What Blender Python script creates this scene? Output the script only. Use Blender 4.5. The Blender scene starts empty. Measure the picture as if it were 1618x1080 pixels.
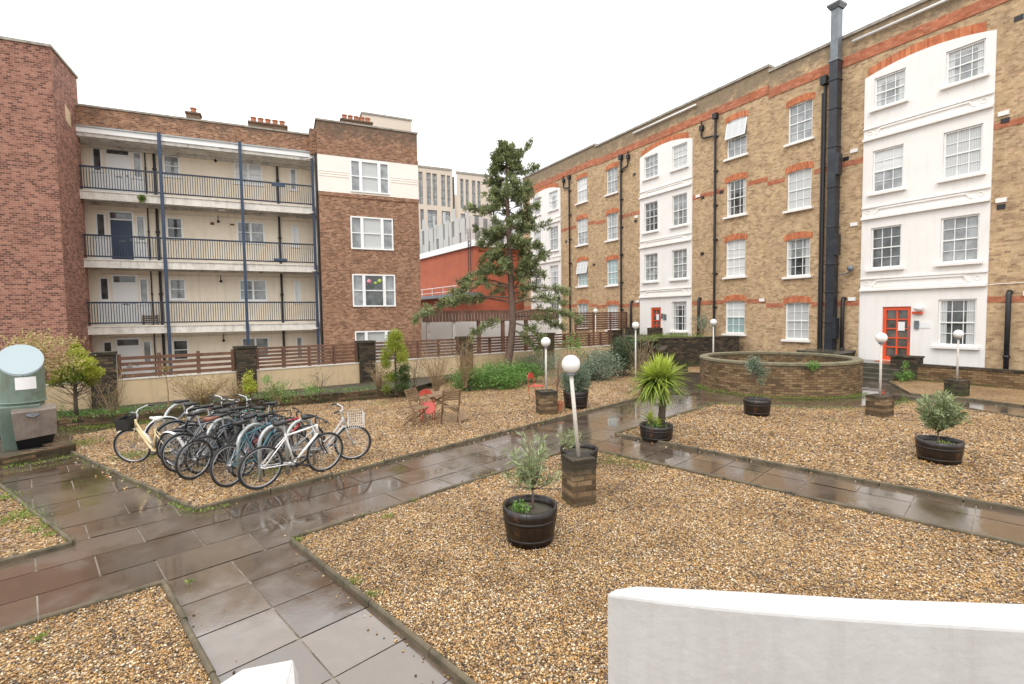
import bpy, math, random
import numpy as np
from mathutils import Vector, Matrix
random.seed(7); rng=np.random.default_rng(7)
S=bpy.context.scene; COL=S.collection
PI=math.pi
# ------------------------------------------------------------------ camera
FPX=782.4; PITCH=.05325; ROLL=-.01431; HC=2.6
def _cam():
    cp,sp=math.cos(PITCH),math.sin(PITCH)
    f=Vector((0,cp,-sp)); u=Vector((0,sp,cp)); r=Vector((1,0,0))
    c,s=math.cos(ROLL),math.sin(ROLL)
    return (r*c+u*s),(u*c-r*s),f
CR,CU,CF=_cam()
cd=bpy.data.cameras.new('camera'); cam=bpy.data.objects.new('camera',cd); COL.objects.link(cam)
cd.sensor_width=36; cd.lens=FPX/1618*36; cd.clip_start=.05; cd.clip_end=2000
M=Matrix.Identity(4)
for i in range(3): M[i][0]=CR[i]; M[i][1]=CU[i]; M[i][2]=-CF[i]
M[2][3]=HC
cam.matrix_world=M; S.camera=cam
# ------------------------------------------------------------------ light
w=bpy.data.worlds.new("World"); S.world=w; w.use_nodes=True
nt=w.node_tree; nt.nodes.clear()
out=nt.nodes.new('ShaderNodeOutputWorld'); bg=nt.nodes.new('ShaderNodeBackground'); bg.inputs[1].default_value=.12
sky=nt.nodes.new('ShaderNodeTexSky'); sky.sky_type='NISHITA'; sky.sun_disc=False
sky.sun_elevation=math.radians(50); sky.sun_rotation=math.radians(200)
tc=nt.nodes.new('ShaderNodeTexCoord'); nz=nt.nodes.new('ShaderNodeTexNoise'); nz.inputs['Scale'].default_value=2.2; nz.inputs['Detail'].default_value=5
mp=nt.nodes.new('ShaderNodeMapping'); mp.inputs['Scale'].default_value=(1,1,2.5)
cr=nt.nodes.new('ShaderNodeValToRGB'); cr.color_ramp.elements[0].position=.3; cr.color_ramp.elements[1].position=.72
cr.color_ramp.elements[0].color=(.90,.905,.915,1); cr.color_ramp.elements[1].color=(1,1,1,1)
sc=nt.nodes.new('ShaderNodeVectorMath'); sc.operation='SCALE'; sc.inputs[3].default_value=8.3
mx=nt.nodes.new('ShaderNodeMix'); mx.data_type='RGBA'; mx.inputs[0].default_value=.93
nt.links.new(tc.outputs['Generated'],mp.inputs[0]); nt.links.new(mp.outputs[0],nz.inputs['Vector'])
sz=nt.nodes.new('ShaderNodeSeparateXYZ'); nt.links.new(tc.outputs['Generated'],sz.inputs[0])
# overcast sky: brighter towards the zenith
gr=nt.nodes.new('ShaderNodeMapRange'); nt.links.new(sz.outputs[2],gr.inputs[0]); gr.inputs[1].default_value=0; gr.inputs[2].default_value=1; gr.inputs[3].default_value=8.6; gr.inputs[4].default_value=23
nt.links.new(gr.outputs[0],sc.inputs[3])
nt.links.new(nz.outputs[0],cr.inputs[0]); nt.links.new(cr.outputs[0],sc.inputs[0])
nt.links.new(sky.outputs[0],mx.inputs[6]); nt.links.new(sc.outputs[0],mx.inputs[7])
nt.links.new(mx.outputs[2],bg.inputs[0]); nt.links.new(bg.outputs[0],out.inputs[0])
sl=bpy.data.lights.new('sun','SUN'); sl.energy=.9; sl.angle=math.radians(20); sl.color=(1,.96,.9)
so=bpy.data.objects.new('sun',sl); COL.objects.link(so)
so.rotation_euler=(math.radians(40),0,math.radians(-20))
S.view_settings.view_transform='Standard'; S.view_settings.look='None'; S.view_settings.exposure=.18; S.view_settings.gamma=1
try:
    S.cycles.max_bounces=8; S.cycles.diffuse_bounces=5; S.cycles.glossy_bounces=3
except Exception: pass
# ------------------------------------------------------------------ projection helpers (photo pixel -> place in the garden)
def ray(px,py): return CR*((px-809)/FPX)+CU*((540-py)/FPX)+CF
def G(px,py,z=0):
    r=ray(px,py); t=(z-HC)/r.z; return Vector((r.x*t,r.y*t,z))
def AT(px,py,depth):
    r=ray(px,py); t=depth/r.y; return Vector((r.x*t,depth,HC+r.z*t))
# ------------------------------------------------------------------ tagging
def tag(o,label=None,cat=None,group=None,kind=None):
    if label: o['label']=label
    if cat: o['category']=cat
    if group: o['group']=group
    if kind: o['kind']=kind
    return o
def empty(name,loc=(0,0,0),rz=0,label=None,cat=None,group=None):
    o=bpy.data.objects.new(name,None); COL.objects.link(o); o.location=loc; o.rotation_euler=(0,0,rz); o.empty_display_size=.2
    return tag(o,label,cat,group)
# ------------------------------------------------------------------ materials
def mat(name):
    m=bpy.data.materials.new(name); m.use_nodes=True; return m,m.node_tree,m.node_tree.nodes['Principled BSDF']
def N(t,k,**a):
    n=t.nodes.new(k)
    for q,v in a.items(): setattr(n,q,v)
    return n
def ramp(t,src,stops):
    r=N(t,'ShaderNodeValToRGB'); e=r.color_ramp.elements
    while len(e)>1: e.remove(e[-1])
    e[0].position=stops[0][0]; e[0].color=(*stops[0][1],1) if len(stops[0][1])==3 else stops[0][1]
    for p,c in stops[1:]:
        x=e.new(p); x.color=(*c,1)
    t.links.new(src,r.inputs[0]); return r.outputs[0]
def noise(t,scale,detail=3,vec=None,rough=.55,dist=0):
    n=N(t,'ShaderNodeTexNoise'); n.inputs['Scale'].default_value=scale; n.inputs['Detail'].default_value=detail; n.inputs['Roughness'].default_value=rough
    n.inputs['Distortion'].default_value=dist
    if vec is not None: t.links.new(vec,n.inputs['Vector'])
    return n.outputs[0]
def mixc(t,f,a,b,mode='MIX'):
    n=N(t,'ShaderNodeMix',data_type='RGBA',blend_type=mode)
    for s,v in ((n.inputs[0],f),(n.inputs[6],a),(n.inputs[7],b)):
        if hasattr(v,'links') or hasattr(v,'is_linked'): t.links.new(v,s)
        elif isinstance(v,(int,float)): s.default_value=v
        else: s.default_value=(*v,1)
    return n.outputs[2]
def bump(t,bs,h,strength=.3,dist=.01):
    b=N(t,'ShaderNodeBump'); b.inputs['Strength'].default_value=strength; b.inputs['Distance'].default_value=dist
    t.links.new(h,b.inputs['Height']); t.links.new(b.outputs[0],bs.inputs['Normal']); return b
def objc(t): return N(t,'ShaderNodeTexCoord').outputs['Object']
def uvc(t): return N(t,'ShaderNodeTexCoord').outputs['UV']
def wpos(t): return N(t,'ShaderNodeNewGeometry').outputs['Position']
def plain(name,c,rough=.6,var=.15,scale=3,metal=0,bmp=0,bscale=40,spec=.5,dirt=None,streak=None):
    m,t,b=mat(name); v=objc(t)
    n=noise(t,scale,5,v,.6)
    lo=tuple(x*(1-var) for x in c); hi=tuple(min(1,x*(1+var)) for x in c)
    o=ramp(t,n,[(.3,lo),(.7,hi)])
    if dirt:
        n2=noise(t,scale*2.3,6,v,.7); o=mixc(t,ramp(t,n2,[(.5,(0,0,0)),(.72,(1,1,1))]),o,dirt)
    if streak:
        mp=N(t,'ShaderNodeMapping'); mp.inputs['Scale'].default_value=(2.6,2.6,.22); t.links.new(v,mp.inputs[0])
        n3=noise(t,2.2,6,mp.outputs[0],.65); o=mixc(t,ramp(t,n3,[(.5,(0,0,0)),(.78,(streak[1],)*3)]),o,streak[0])
    t.links.new(o,b.inputs['Base Color'])
    b.inputs['Roughness'].default_value=rough; b.inputs['Metallic'].default_value=metal; b.inputs['Specular IOR Level'].default_value=spec
    if bmp: bump(t,b,noise(t,bscale,4,v),bmp,.005)
    return m
def brick(name,cols,mortar,bw=.225,bh=.075,ms=.006,stain=(.05,.045,.035),samt=.5,moss=None,bmp=.5,sscale=.5,topdark=None,mscale=3.2,mamt=.6):
    """cols: list of stops for the per-brick random tone"""
    m,t,b=mat(name); uv=uvc(t)
    br=N(t,'ShaderNodeTexBrick'); t.links.new(uv,br.inputs['Vector'])
    for k,v in (('Scale',1),('Mortar Size',ms),('Mortar Smooth',.3),('Bias',0),('Brick Width',bw),('Row Height',bh)): br.inputs[k].default_value=v
    br.inputs['Color1'].default_value=(0,0,0,1); br.inputs['Color2'].default_value=(1,1,1,1); br.inputs['Mortar'].default_value=(.5,.5,.5,1)
    tone=N(t,'ShaderNodeSeparateColor'); t.links.new(br.outputs[0],tone.inputs[0])
    pos=wpos(t)
    jn=N(t,'ShaderNodeMath',operation='MULTIPLY_ADD'); t.links.new(noise(t,9,3,pos),jn.inputs[0]); jn.inputs[1].default_value=.5
    ad=N(t,'ShaderNodeMath',operation='ADD'); t.links.new(tone.outputs[0],jn.inputs[2]); 
    sub=N(t,'ShaderNodeMath',operation='SUBTRACT'); t.links.new(jn.outputs[0],sub.inputs[0]); sub.inputs[1].default_value=.25
    c=ramp(t,sub.outputs[0],cols)
    c=mixc(t,br.outputs['Fac'],c,mortar)
    big=noise(t,sscale,6,pos,.65)
    st=ramp(t,big,[(.45,(0,0,0)),(.75,(samt,)*3)])
    c=mixc(t,st,c,stain)
    mid=noise(t,mscale,4,pos,.7); c=mixc(t,mamt,c,ramp(t,mid,[(.32,(.62,.55,.50)),(.5,(.95,.92,.9)),(.68,(1.18,1.14,1.08))]),'MULTIPLY')
    fine=noise(t,25,3,pos); c=mixc(t,.35,c,ramp(t,fine,[(.3,(.55,.55,.55)),(.7,(1,1,1))]),'MULTIPLY')
    if moss:
        n2=noise(t,4,5,pos,.7); sx=N(t,'ShaderNodeSeparateXYZ'); t.links.new(pos,sx.inputs[0])
        lo=N(t,'ShaderNodeMapRange'); t.links.new(sx.outputs[2],lo.inputs[0]); lo.inputs[1].default_value=moss[0]; lo.inputs[2].default_value=moss[1]; lo.inputs[3].default_value=.5; lo.inputs[4].default_value=0
        mu=N(t,'ShaderNodeMath',operation='ADD'); t.links.new(lo.outputs[0],mu.inputs[0]); t.links.new(n2,mu.inputs[1])
        c=mixc(t,ramp(t,mu.outputs[0],[(.8,(0,0,0)),(1.1,(.75,.75,.75))]),c,moss[2])
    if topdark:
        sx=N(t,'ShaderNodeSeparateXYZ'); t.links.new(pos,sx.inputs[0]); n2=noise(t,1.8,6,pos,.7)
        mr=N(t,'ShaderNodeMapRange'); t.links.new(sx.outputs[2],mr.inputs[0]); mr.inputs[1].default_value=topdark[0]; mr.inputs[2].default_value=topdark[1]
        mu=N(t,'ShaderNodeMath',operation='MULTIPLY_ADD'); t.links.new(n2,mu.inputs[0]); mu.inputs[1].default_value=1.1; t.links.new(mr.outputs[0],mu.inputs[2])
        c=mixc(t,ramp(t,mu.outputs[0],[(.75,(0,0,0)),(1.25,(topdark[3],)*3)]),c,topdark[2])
    t.links.new(c,b.inputs['Base Color']); b.inputs['Roughness'].default_value=.85; b.inputs['Specular IOR Level'].default_value=.25
    inv=N(t,'ShaderNodeMath',operation='SUBTRACT'); inv.inputs[0].default_value=1; t.links.new(br.outputs['Fac'],inv.inputs[1])
    a2=N(t,'ShaderNodeMath',operation='MULTIPLY_ADD'); t.links.new(fine,a2.inputs[0]); a2.inputs[1].default_value=.5; t.links.new(inv.outputs[0],a2.inputs[2])
    bump(t,b,a2.outputs[0],bmp,.008)
    return m
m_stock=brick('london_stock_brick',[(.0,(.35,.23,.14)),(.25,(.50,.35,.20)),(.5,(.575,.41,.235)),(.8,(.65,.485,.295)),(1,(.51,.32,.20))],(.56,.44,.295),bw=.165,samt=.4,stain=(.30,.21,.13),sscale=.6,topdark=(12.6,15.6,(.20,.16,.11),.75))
m_redarch=brick('red_rubbed_brick',[(0,(.50,.15,.07)),(.5,(.60,.20,.09)),(1,(.68,.28,.14))],(.45,.24,.15),bw=.075,bh=.3,ms=.004,samt=.2)
m_redband=brick('red_string_brick',[(0,(.42,.13,.06)),(.5,(.52,.17,.09)),(1,(.60,.25,.14))],(.40,.24,.16),samt=.4,stain=(.2,.14,.1))
m_stair=brick('flemish_red_brick',[(0,(.13,.055,.04)),(.35,(.22,.09,.065)),(.6,(.34,.15,.105)),(1,(.41,.20,.14))],(.40,.28,.22),bw=.18,bh=.082,ms=.009,samt=.3,stain=(.30,.155,.11))
m_brown=brick('brown_multi_brick',[(0,(.15,.07,.04)),(.35,(.26,.12,.07)),(.7,(.36,.18,.105)),(1,(.46,.27,.17))],(.42,.31,.22),bw=.17,ms=.009,samt=.35,stain=(.20,.11,.07),topdark=(11.1,13.6,(.12,.095,.07),.7))
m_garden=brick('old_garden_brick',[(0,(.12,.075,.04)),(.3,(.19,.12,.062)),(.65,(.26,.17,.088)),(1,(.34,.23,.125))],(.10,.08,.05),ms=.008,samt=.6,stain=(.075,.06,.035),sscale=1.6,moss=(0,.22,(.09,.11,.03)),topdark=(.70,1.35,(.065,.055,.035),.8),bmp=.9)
m_lowbrick=brick('mossy_low_brick',[(0,(.04,.028,.018)),(.4,(.10,.062,.036)),(.8,(.17,.105,.06)),(1,(.24,.15,.085))],(.06,.055,.035),ms=.009,samt=.8,stain=(.05,.055,.025),sscale=2.2,moss=(-.1,.35,(.075,.095,.025)),bmp=.9)
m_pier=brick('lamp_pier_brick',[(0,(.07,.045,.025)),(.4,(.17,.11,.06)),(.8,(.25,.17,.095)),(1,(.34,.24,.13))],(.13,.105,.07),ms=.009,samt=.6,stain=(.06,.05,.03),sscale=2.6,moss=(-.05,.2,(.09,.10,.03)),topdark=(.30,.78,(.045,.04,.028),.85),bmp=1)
m_rimstone=plain('mossy_rim_brick',(.17,.145,.09),.85,.35,6,bmp=.6,bscale=25,dirt=(.14,.15,.06))
m_dark=brick('sooty_garden_brick',[(0,(.03,.027,.02)),(.5,(.07,.055,.04)),(1,(.16,.11,.07))],(.05,.045,.035),ms=.009,samt=.8,stain=(.035,.035,.025),sscale=1.6,moss=(0,.9,(.07,.085,.03)),bmp=.9)
m_orange=plain('orange_render',(.46,.12,.06),.8,.15,.6,dirt=(.34,.11,.065),streak=((.32,.10,.06),.6))
m_white=plain('white_masonry_paint',(.84,.81,.77),.6,.025,1.2,bmp=.3,bscale=14,streak=((.62,.58,.52),.4))
m_whiteshade=plain('shaded_white_parapet',(.49,.48,.465),.6,.05,2.5,bmp=.6,bscale=24,dirt=(.44,.425,.41),streak=((.36,.34,.31),.7))  # white base greyed to stand in for shade from an unbuilt house behind
m_gloss=plain('white_gloss_paint',(.86,.86,.84),.3,.02,2)
m_cream=plain('cream_masonry_paint',(.90,.79,.63),.7,.05,.9,dirt=(.84,.73,.57),streak=((.66,.56,.42),.5))
m_pale=plain('pale_cream_band',(.88,.80,.72),.7,.03,.9)
m_render=plain('buff_render',(.60,.455,.28),.85,.10,.8,bmp=.2,dirt=(.48,.37,.24),streak=((.36,.29,.18),.6))
m_navy=plain('navy_gloss_metal',(.028,.05,.095),.4,.15,3)
m_rail=plain('dark_navy_rail_paint',(.018,.028,.048),.4,.15,3)
m_black=plain('black_iron',(.016,.016,.018),.4,.2,4)
m_duct=plain('black_painted_duct',(.022,.026,.034),.38,.35,1.5,dirt=(.05,.055,.065))
m_galv=plain('weathered_galvanised_steel',(.20,.22,.24),.45,.2,2,metal=.4,dirt=(.12,.13,.14))
m_soffit=plain('grey_stained_concrete',(.60,.57,.52),.9,.2,1.5,dirt=(.22,.2,.17))
m_fascia=plain('painted_concrete_edge',(.72,.68,.61),.8,.1,1.5,dirt=(.5,.46,.4),streak=((.40,.36,.3),.7))
m_stone=plain('coping_stone',(.34,.31,.26),.85,.2,2,bmp=.4,bscale=20,dirt=(.15,.13,.1))
m_wet=plain('wet_dark_stone',(.085,.075,.06),.22,.3,2.5,bmp=.3,bscale=12,dirt=(.06,.075,.025))
m_kerb=plain('mossy_concrete_edging',(.11,.086,.052),.75,.45,3,bmp=.5,bscale=30,dirt=(.035,.035,.016))
m_reddoor=plain('orange_red_gloss',(.74,.10,.035),.3,.08,3)
m_wood=plain('reddish_stained_timber',(.155,.075,.045),.7,.45,2.2,bmp=.3,dirt=(.09,.055,.035))
m_oldwood=plain('weathered_teak',(.20,.125,.065),.75,.3,5,bmp=.3)
m_bark=plain('rough_bark',(.15,.10,.075),.9,.35,9,bmp=.9,bscale=25)
m_barkdk=plain('dark_bark',(.09,.07,.05),.9,.3,9,bmp=.7)
m_twig=plain('tan_twig',(.26,.18,.10),.8,.25,6)
m_soil=plain('damp_soil',(.055,.04,.028),.85,.4,8,bmp=.8,bscale=30,dirt=(.05,.07,.02))
m_terra=plain('terracotta',(.42,.16,.08),.8,.15,5)
m_opal=plain('opal_globe_plastic',(.80,.79,.77),.3,.01,2,streak=((.60,.57,.52),.4))
m_pole=plain('pale_painted_pole',(.62,.58,.52),.5,.1,6,dirt=(.42,.38,.32))
m_green=plain('sage_green_paint',(.15,.205,.165),.5,.14,2,dirt=(.11,.14,.10),bmp=.1,streak=((.10,.08,.05),.6))
m_lid=plain('pale_blue_lid',(.30,.36,.375),.5,.03,2)
m_steelbox=plain('stained_steel_box',(.24,.20,.17),.45,.22,3,metal=.3,dirt=(.18,.12,.09),streak=((.12,.08,.06),.6))
m_rust=plain('rust',(.20,.08,.04),.9,.4,12)
m_redplastic=plain('red_lacquered_metal',(.48,.065,.045),.4,.1,5)
m_beige=plain('beige_cladding',(.62,.52,.42),.8,.05,.1)
m_beige2=plain('beige_pier',(.66,.56,.46),.8,.04,.1)
m_greyclad=plain('grey_fin_cladding',(.50,.50,.47),.6,.08,.2)
m_greydk=plain('dark_fin_cladding',(.20,.21,.21),.6,.1,.2)
m_paper=plain('paper_notice',(.8,.8,.8),.6,.02,5)
m_asphalt=plain('asphalt',(.06,.06,.06),.8,.2,1)
m_metalgrey=plain('grey_galvanised_tube',(.36,.38,.37),.35,.15,4,metal=.5)
def glassmat(name,c1,c2,scale=(1,1,1),rough=.06,wave=False,spec=.7):
    m,t,b=mat(name); v=objc(t)
    mp=N(t,'ShaderNodeMapping'); mp.inputs['Scale'].default_value=scale; t.links.new(v,mp.inputs[0])
    if wave:
        wv=N(t,'ShaderNodeTexWave'); wv.inputs['Scale'].default_value=2.2; wv.inputs['Distortion'].default_value=3; wv.inputs['Detail'].default_value=2; t.links.new(mp.outputs[0],wv.inputs[0]); s=wv.outputs[1]
    else: s=noise(t,2.3,4,mp.outputs[0])
    t.links.new(ramp(t,s,[(.35,c1),(.65,c2)]),b.inputs['Base Color'])
    b.inputs['Roughness'].default_value=rough; b.inputs['Specular IOR Level'].default_value=spec; b.inputs['Coat Weight'].default_value=.6; b.inputs['Coat Roughness'].default_value=.03
    return m
g_dark=glassmat('dark_window_glass',(.03,.035,.035),(.13,.14,.14))
g_mid=glassmat('grey_reflection_glass',(.18,.19,.19),(.38,.40,.40))  # grey base colour paints in the reflections seen on the panes
g_net=glassmat('net_curtain_glass',(.42,.43,.42),(.60,.61,.60),(3,3,.15),wave=True)
g_blind=glassmat('white_blind_glass',(.62,.63,.62),(.72,.73,.72),(.3,.3,3))
g_teal=glassmat('teal_curtain_glass',(.20,.33,.32),(.40,.50,.50),(3,3,.2),wave=True)
g_door=glassmat('dark_door_glass',(.06,.065,.06),(.17,.16,.14))
PANES=[g_dark,g_mid,g_net,g_blind,g_teal]
def leafmat(name,lo,hi,rough=.55,trans=.25):
    m,t,b=mat(name); a=N(t,'ShaderNodeAttribute',attribute_name='Col')
    sp=N(t,'ShaderNodeSeparateColor'); t.links.new(a.outputs[0],sp.inputs[0])
    mid=tuple((x+y)/2 for x,y in zip(lo,hi))
    c=ramp(t,sp.outputs[0],[(0,lo),(.5,mid),(1,hi)])
    t.links.new(c,b.inputs['Base Color']); b.inputs['Roughness'].default_value=rough; b.inputs['Specular IOR Level'].default_value=.35
    tr=N(t,'ShaderNodeBsdfTranslucent'); t.links.new(c,tr.inputs[0]); ms=N(t,'ShaderNodeMixShader'); ms.inputs[0].default_value=trans
    o=t.nodes['Material Output']; t.links.new(b.outputs[0],ms.inputs[1]); t.links.new(tr.outputs[0],ms.inputs[2]); t.links.new(ms.outputs[0],o.inputs[0])
    return m
l_cedar=leafmat('cedar_needles',(.05,.075,.03),(.42,.47,.21))
l_conif=leafmat('yellow_conifer_leaf',(.10,.15,.02),(.46,.50,.07))
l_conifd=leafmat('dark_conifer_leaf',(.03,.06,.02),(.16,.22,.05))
l_bush=leafmat('bright_bush_leaf',(.05,.13,.025),(.26,.42,.11))
l_grey=leafmat('grey_green_leaf',(.10,.14,.09),(.32,.38,.27))
l_olive=leafmat('oleander_leaf',(.11,.15,.06),(.42,.48,.26))
l_dark=leafmat('dark_green_leaf',(.02,.045,.02),(.12,.18,.08))
l_grass=leafmat('weed_green',(.08,.13,.02),(.30,.38,.08))
l_yucca=leafmat('yucca_blade',(.06,.13,.02),(.50,.58,.10),trans=.15)
l_dry=leafmat('dry_yellow_leaf',(.28,.22,.08),(.55,.45,.20))
# ------------------------------------------------------------------ mesh builder
class MB:
    def __init__(s): s.v=[]; s.f=[]; s.uv=[]; s.mi=[]; s.m=0; s.T=None
    def add(s,vs,fs,uvs=None):
        k=len(s.v)
        if s.T is not None: vs=[s.T@Vector(v) for v in vs]
        s.v+=[tuple(v) for v in vs]
        for i,f in enumerate(fs):
            s.f.append(tuple(a+k for a in f)); s.uv.append(uvs[i] if uvs else None); s.mi.append(s.m)
    def box(s,x0,x1,y0,y1,z0,z1):
        x0,x1=sorted((x0,x1)); y0,y1=sorted((y0,y1)); z0,z1=sorted((z0,z1))
        s.add([(x0,y0,z0),(x1,y0,z0),(x1,y1,z0),(x0,y1,z0),(x0,y0,z1),(x1,y0,z1),(x1,y1,z1),(x0,y1,z1)],
              [(0,3,2,1),(4,5,6,7),(0,1,5,4),(1,2,6,5),(2,3,7,6),(3,0,4,7)])
    def beam(s,a,b,w,h,up=(0,0,1)):
        a=Vector(a); b=Vector(b); d=(b-a).normalized(); sd=d.cross(Vector(up))
        if sd.length<1e-4: sd=Vector((1,0,0))
        sd.normalize(); u=sd.cross(d); vs=[]
        for p in (a,b):
            for i,j in ((-1,-1),(1,-1),(1,1),(-1,1)): vs.append(p+sd*(i*w/2)+u*(j*h/2))
        s.add(vs,[(0,3,2,1),(4,5,6,7),(0,1,5,4),(1,2,6,5),(2,3,7,6),(3,0,4,7)])
    def quad(s,a,b,c,d,uv=None): s.add([a,b,c,d],[(0,1,2,3)],[uv] if uv else None)
    def tube(s,pts,r,n=8,closed=False):
        pts=[Vector(p) for p in pts]; m=len(pts); rs=r if isinstance(r,(list,tuple)) else [r]*m
        vs=[]; prev=None
        for i,p in enumerate(pts):
            if closed: d=pts[(i+1)%m]-pts[i-1]
            else: d=pts[min(i+1,m-1)]-pts[max(i-1,0)]
            d.normalize()
            if prev is None:
                a=Vector((0,0,1)) if abs(d.z)<.9 else Vector((1,0,0)); u=d.cross(a).normalized()
            else: u=(prev-d*prev.dot(d)).normalized()
            prev=u; v=d.cross(u)
            for k in range(n):
                t=2*PI*k/n; vs.append(p+(u*math.cos(t)+v*math.sin(t))*rs[i])
        fs=[]
        for i in range(m if closed else m-1):
            a=i*n; b=((i+1)%m)*n
            for k in range(n): fs.append((a+k,a+(k+1)%n,b+(k+1)%n,b+k))
        if not closed:
            fs.append(tuple(range(n-1,-1,-1))); fs.append(tuple(range((m-1)*n,m*n)))
        s.add(vs,fs)
    def lathe(s,prof,n=32,c=(0,0,0),sx=1,sy=1,a0=0,a1=2*PI,uvr=None):
        full=abs(a1-a0-2*PI)<1e-6; cnt=n if full else n+1; vs=[]; fs=[]; uvs=[]
        for (r,z) in prof:
            for k in range(cnt):
                t=a0+(a1-a0)*k/n; vs.append((c[0]+r*math.cos(t)*sx,c[1]+r*math.sin(t)*sy,c[2]+z))
        L=0
        for j in range(len(prof)-1):
            dl=math.hypot(prof[j+1][0]-prof[j][0],prof[j+1][1]-prof[j][1])
            for k in range(n):
                a=j*cnt+k; b=j*cnt+(k+1)%cnt; fs.append((a,b,b+cnt,a+cnt))
                R=uvr or max(r for r,_ in prof); u0=R*(a1-a0)*k/n; u1=R*(a1-a0)*(k+1)/n
                uvs.append([(u0,L),(u1,L),(u1,L+dl),(u0,L+dl)])
            L+=dl
        s.add(vs,fs,uvs)
    def prism(s,poly,z0,z1,bottom=False):
        n=len(poly); vs=[(p[0],p[1],z0) for p in poly]+[(p[0],p[1],z1) for p in poly]
        fs=[tuple(range(n,2*n))]+[(i,(i+1)%n,(i+1)%n+n,i+n) for i in range(n)]
        if bottom: fs.append(tuple(range(n-1,-1,-1)))
        s.add(vs,fs)
    def sphere(s,c,r,n=16,m=10,sx=1,sy=1,sz=1):
        s.lathe([(max(1e-4,r*math.sin(PI*j/m)),-r*math.cos(PI*j/m)*sz) for j in range(m+1)],n,c,sx,sy)
    def build(s,name,mats,parent=None,smooth=False,bevel=0,loc=None):
        me=bpy.data.meshes.new(name); me.from_pydata(s.v,[],s.f)
        if not isinstance(mats,(list,tuple)): mats=[mats]
        for m in mats: me.materials.append(m)
        me.update()
        uvl=me.uv_layers.new(name='UVMap'); data=[]
        for p,uv in zip(me.polygons,s.uv):
            if uv: data+= [c for q in uv for c in q]
            else:
                n=p.normal; ax,ay,az=abs(n.x),abs(n.y),abs(n.z)
                for vi in p.vertices:
                    x,y,z=s.v[vi]
                    if az>=ax and az>=ay: data+=[x,y]
                    elif ay>=ax: data+=[x,z]
                    else: data+=[y+.1,z]
        uvl.data.foreach_set('uv',data)
        me.polygons.foreach_set('material_index',s.mi)
        if smooth: me.polygons.foreach_set('use_smooth',[True]*len(me.polygons))
        o=bpy.data.objects.new(name,me); COL.objects.link(o)
        if parent: o.parent=parent
        if loc: o.location=loc
        if bevel:
            b=o.modifiers.new('bevel','BEVEL'); b.width=bevel; b.segments=2; b.limit_method='ANGLE'
        return o
def npmesh(name,V,F,mats,parent=None,col=None,smooth=False):
    """V (n,3) array, F (m,k) array"""
    me=bpy.data.meshes.new(name); n,m,k=len(V),len(F),F.shape[1]
    me.vertices.add(n); me.vertices.foreach_set('co',V.astype(np.float32).ravel())
    me.loops.add(m*k); me.loops.foreach_set('vertex_index',F.astype(np.int32).ravel())
    me.polygons.add(m); me.polygons.foreach_set('loop_start',(np.arange(m)*k).astype(np.int32)); me.polygons.foreach_set('loop_total',np.full(m,k,np.int32))
    if smooth: me.polygons.foreach_set('use_smooth',np.ones(m,bool))
    me.update(calc_edges=True)
    if col is not None:
        a=me.color_attributes.new('Col','FLOAT_COLOR','POINT')
        c=np.ones((n,4),np.float32)
        c[:,:3]=col if col.ndim==2 else col[:,None]
        a.data.foreach_set('color',c.ravel())
    me.materials.append(mats)
    o=bpy.data.objects.new(name,me); COL.objects.link(o)
    if parent: o.parent=parent
    return o
def unit(a): return a/np.maximum(1e-9,np.linalg.norm(a,axis=1,keepdims=True))
def leafarr(P,size,aspect=.35,dirs=None,dw=.6,svar=.4,tone=None,tvar=.35):
    P=np.asarray(P,float); n=len(P); a=unit(rng.normal(size=(n,3)))
    if dirs is not None: a=unit(a*(1-dw)+np.asarray(dirs)*dw)
    b=unit(np.cross(a,unit(rng.normal(size=(n,3))))); s=(size*(1+svar*(rng.random(n)*2-1)))[:,None]
    V=np.stack([P,P+a*s*.45+b*s*aspect*.5,P+a*s,P+a*s*.45-b*s*aspect*.5],1).reshape(-1,3)
    t=(tone if tone is not None else .5)+tvar*(rng.random(n)*2-1)
    return V,np.repeat(np.clip(t,0,1),4)
def leaves(name,m,parent,parts):
    V=np.concatenate([p[0] for p in parts]); c=np.concatenate([p[1] for p in parts])
    return npmesh(name,V,np.arange(len(V)).reshape(-1,4),m,parent,c)
def blob(n,c,r,shell=.5):
    d=unit(rng.normal(size=(n,3))); q=(shell+(1-shell)*rng.random(n))[:,None]
    return np.asarray(c)+d*q*np.asarray(r),d
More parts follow.
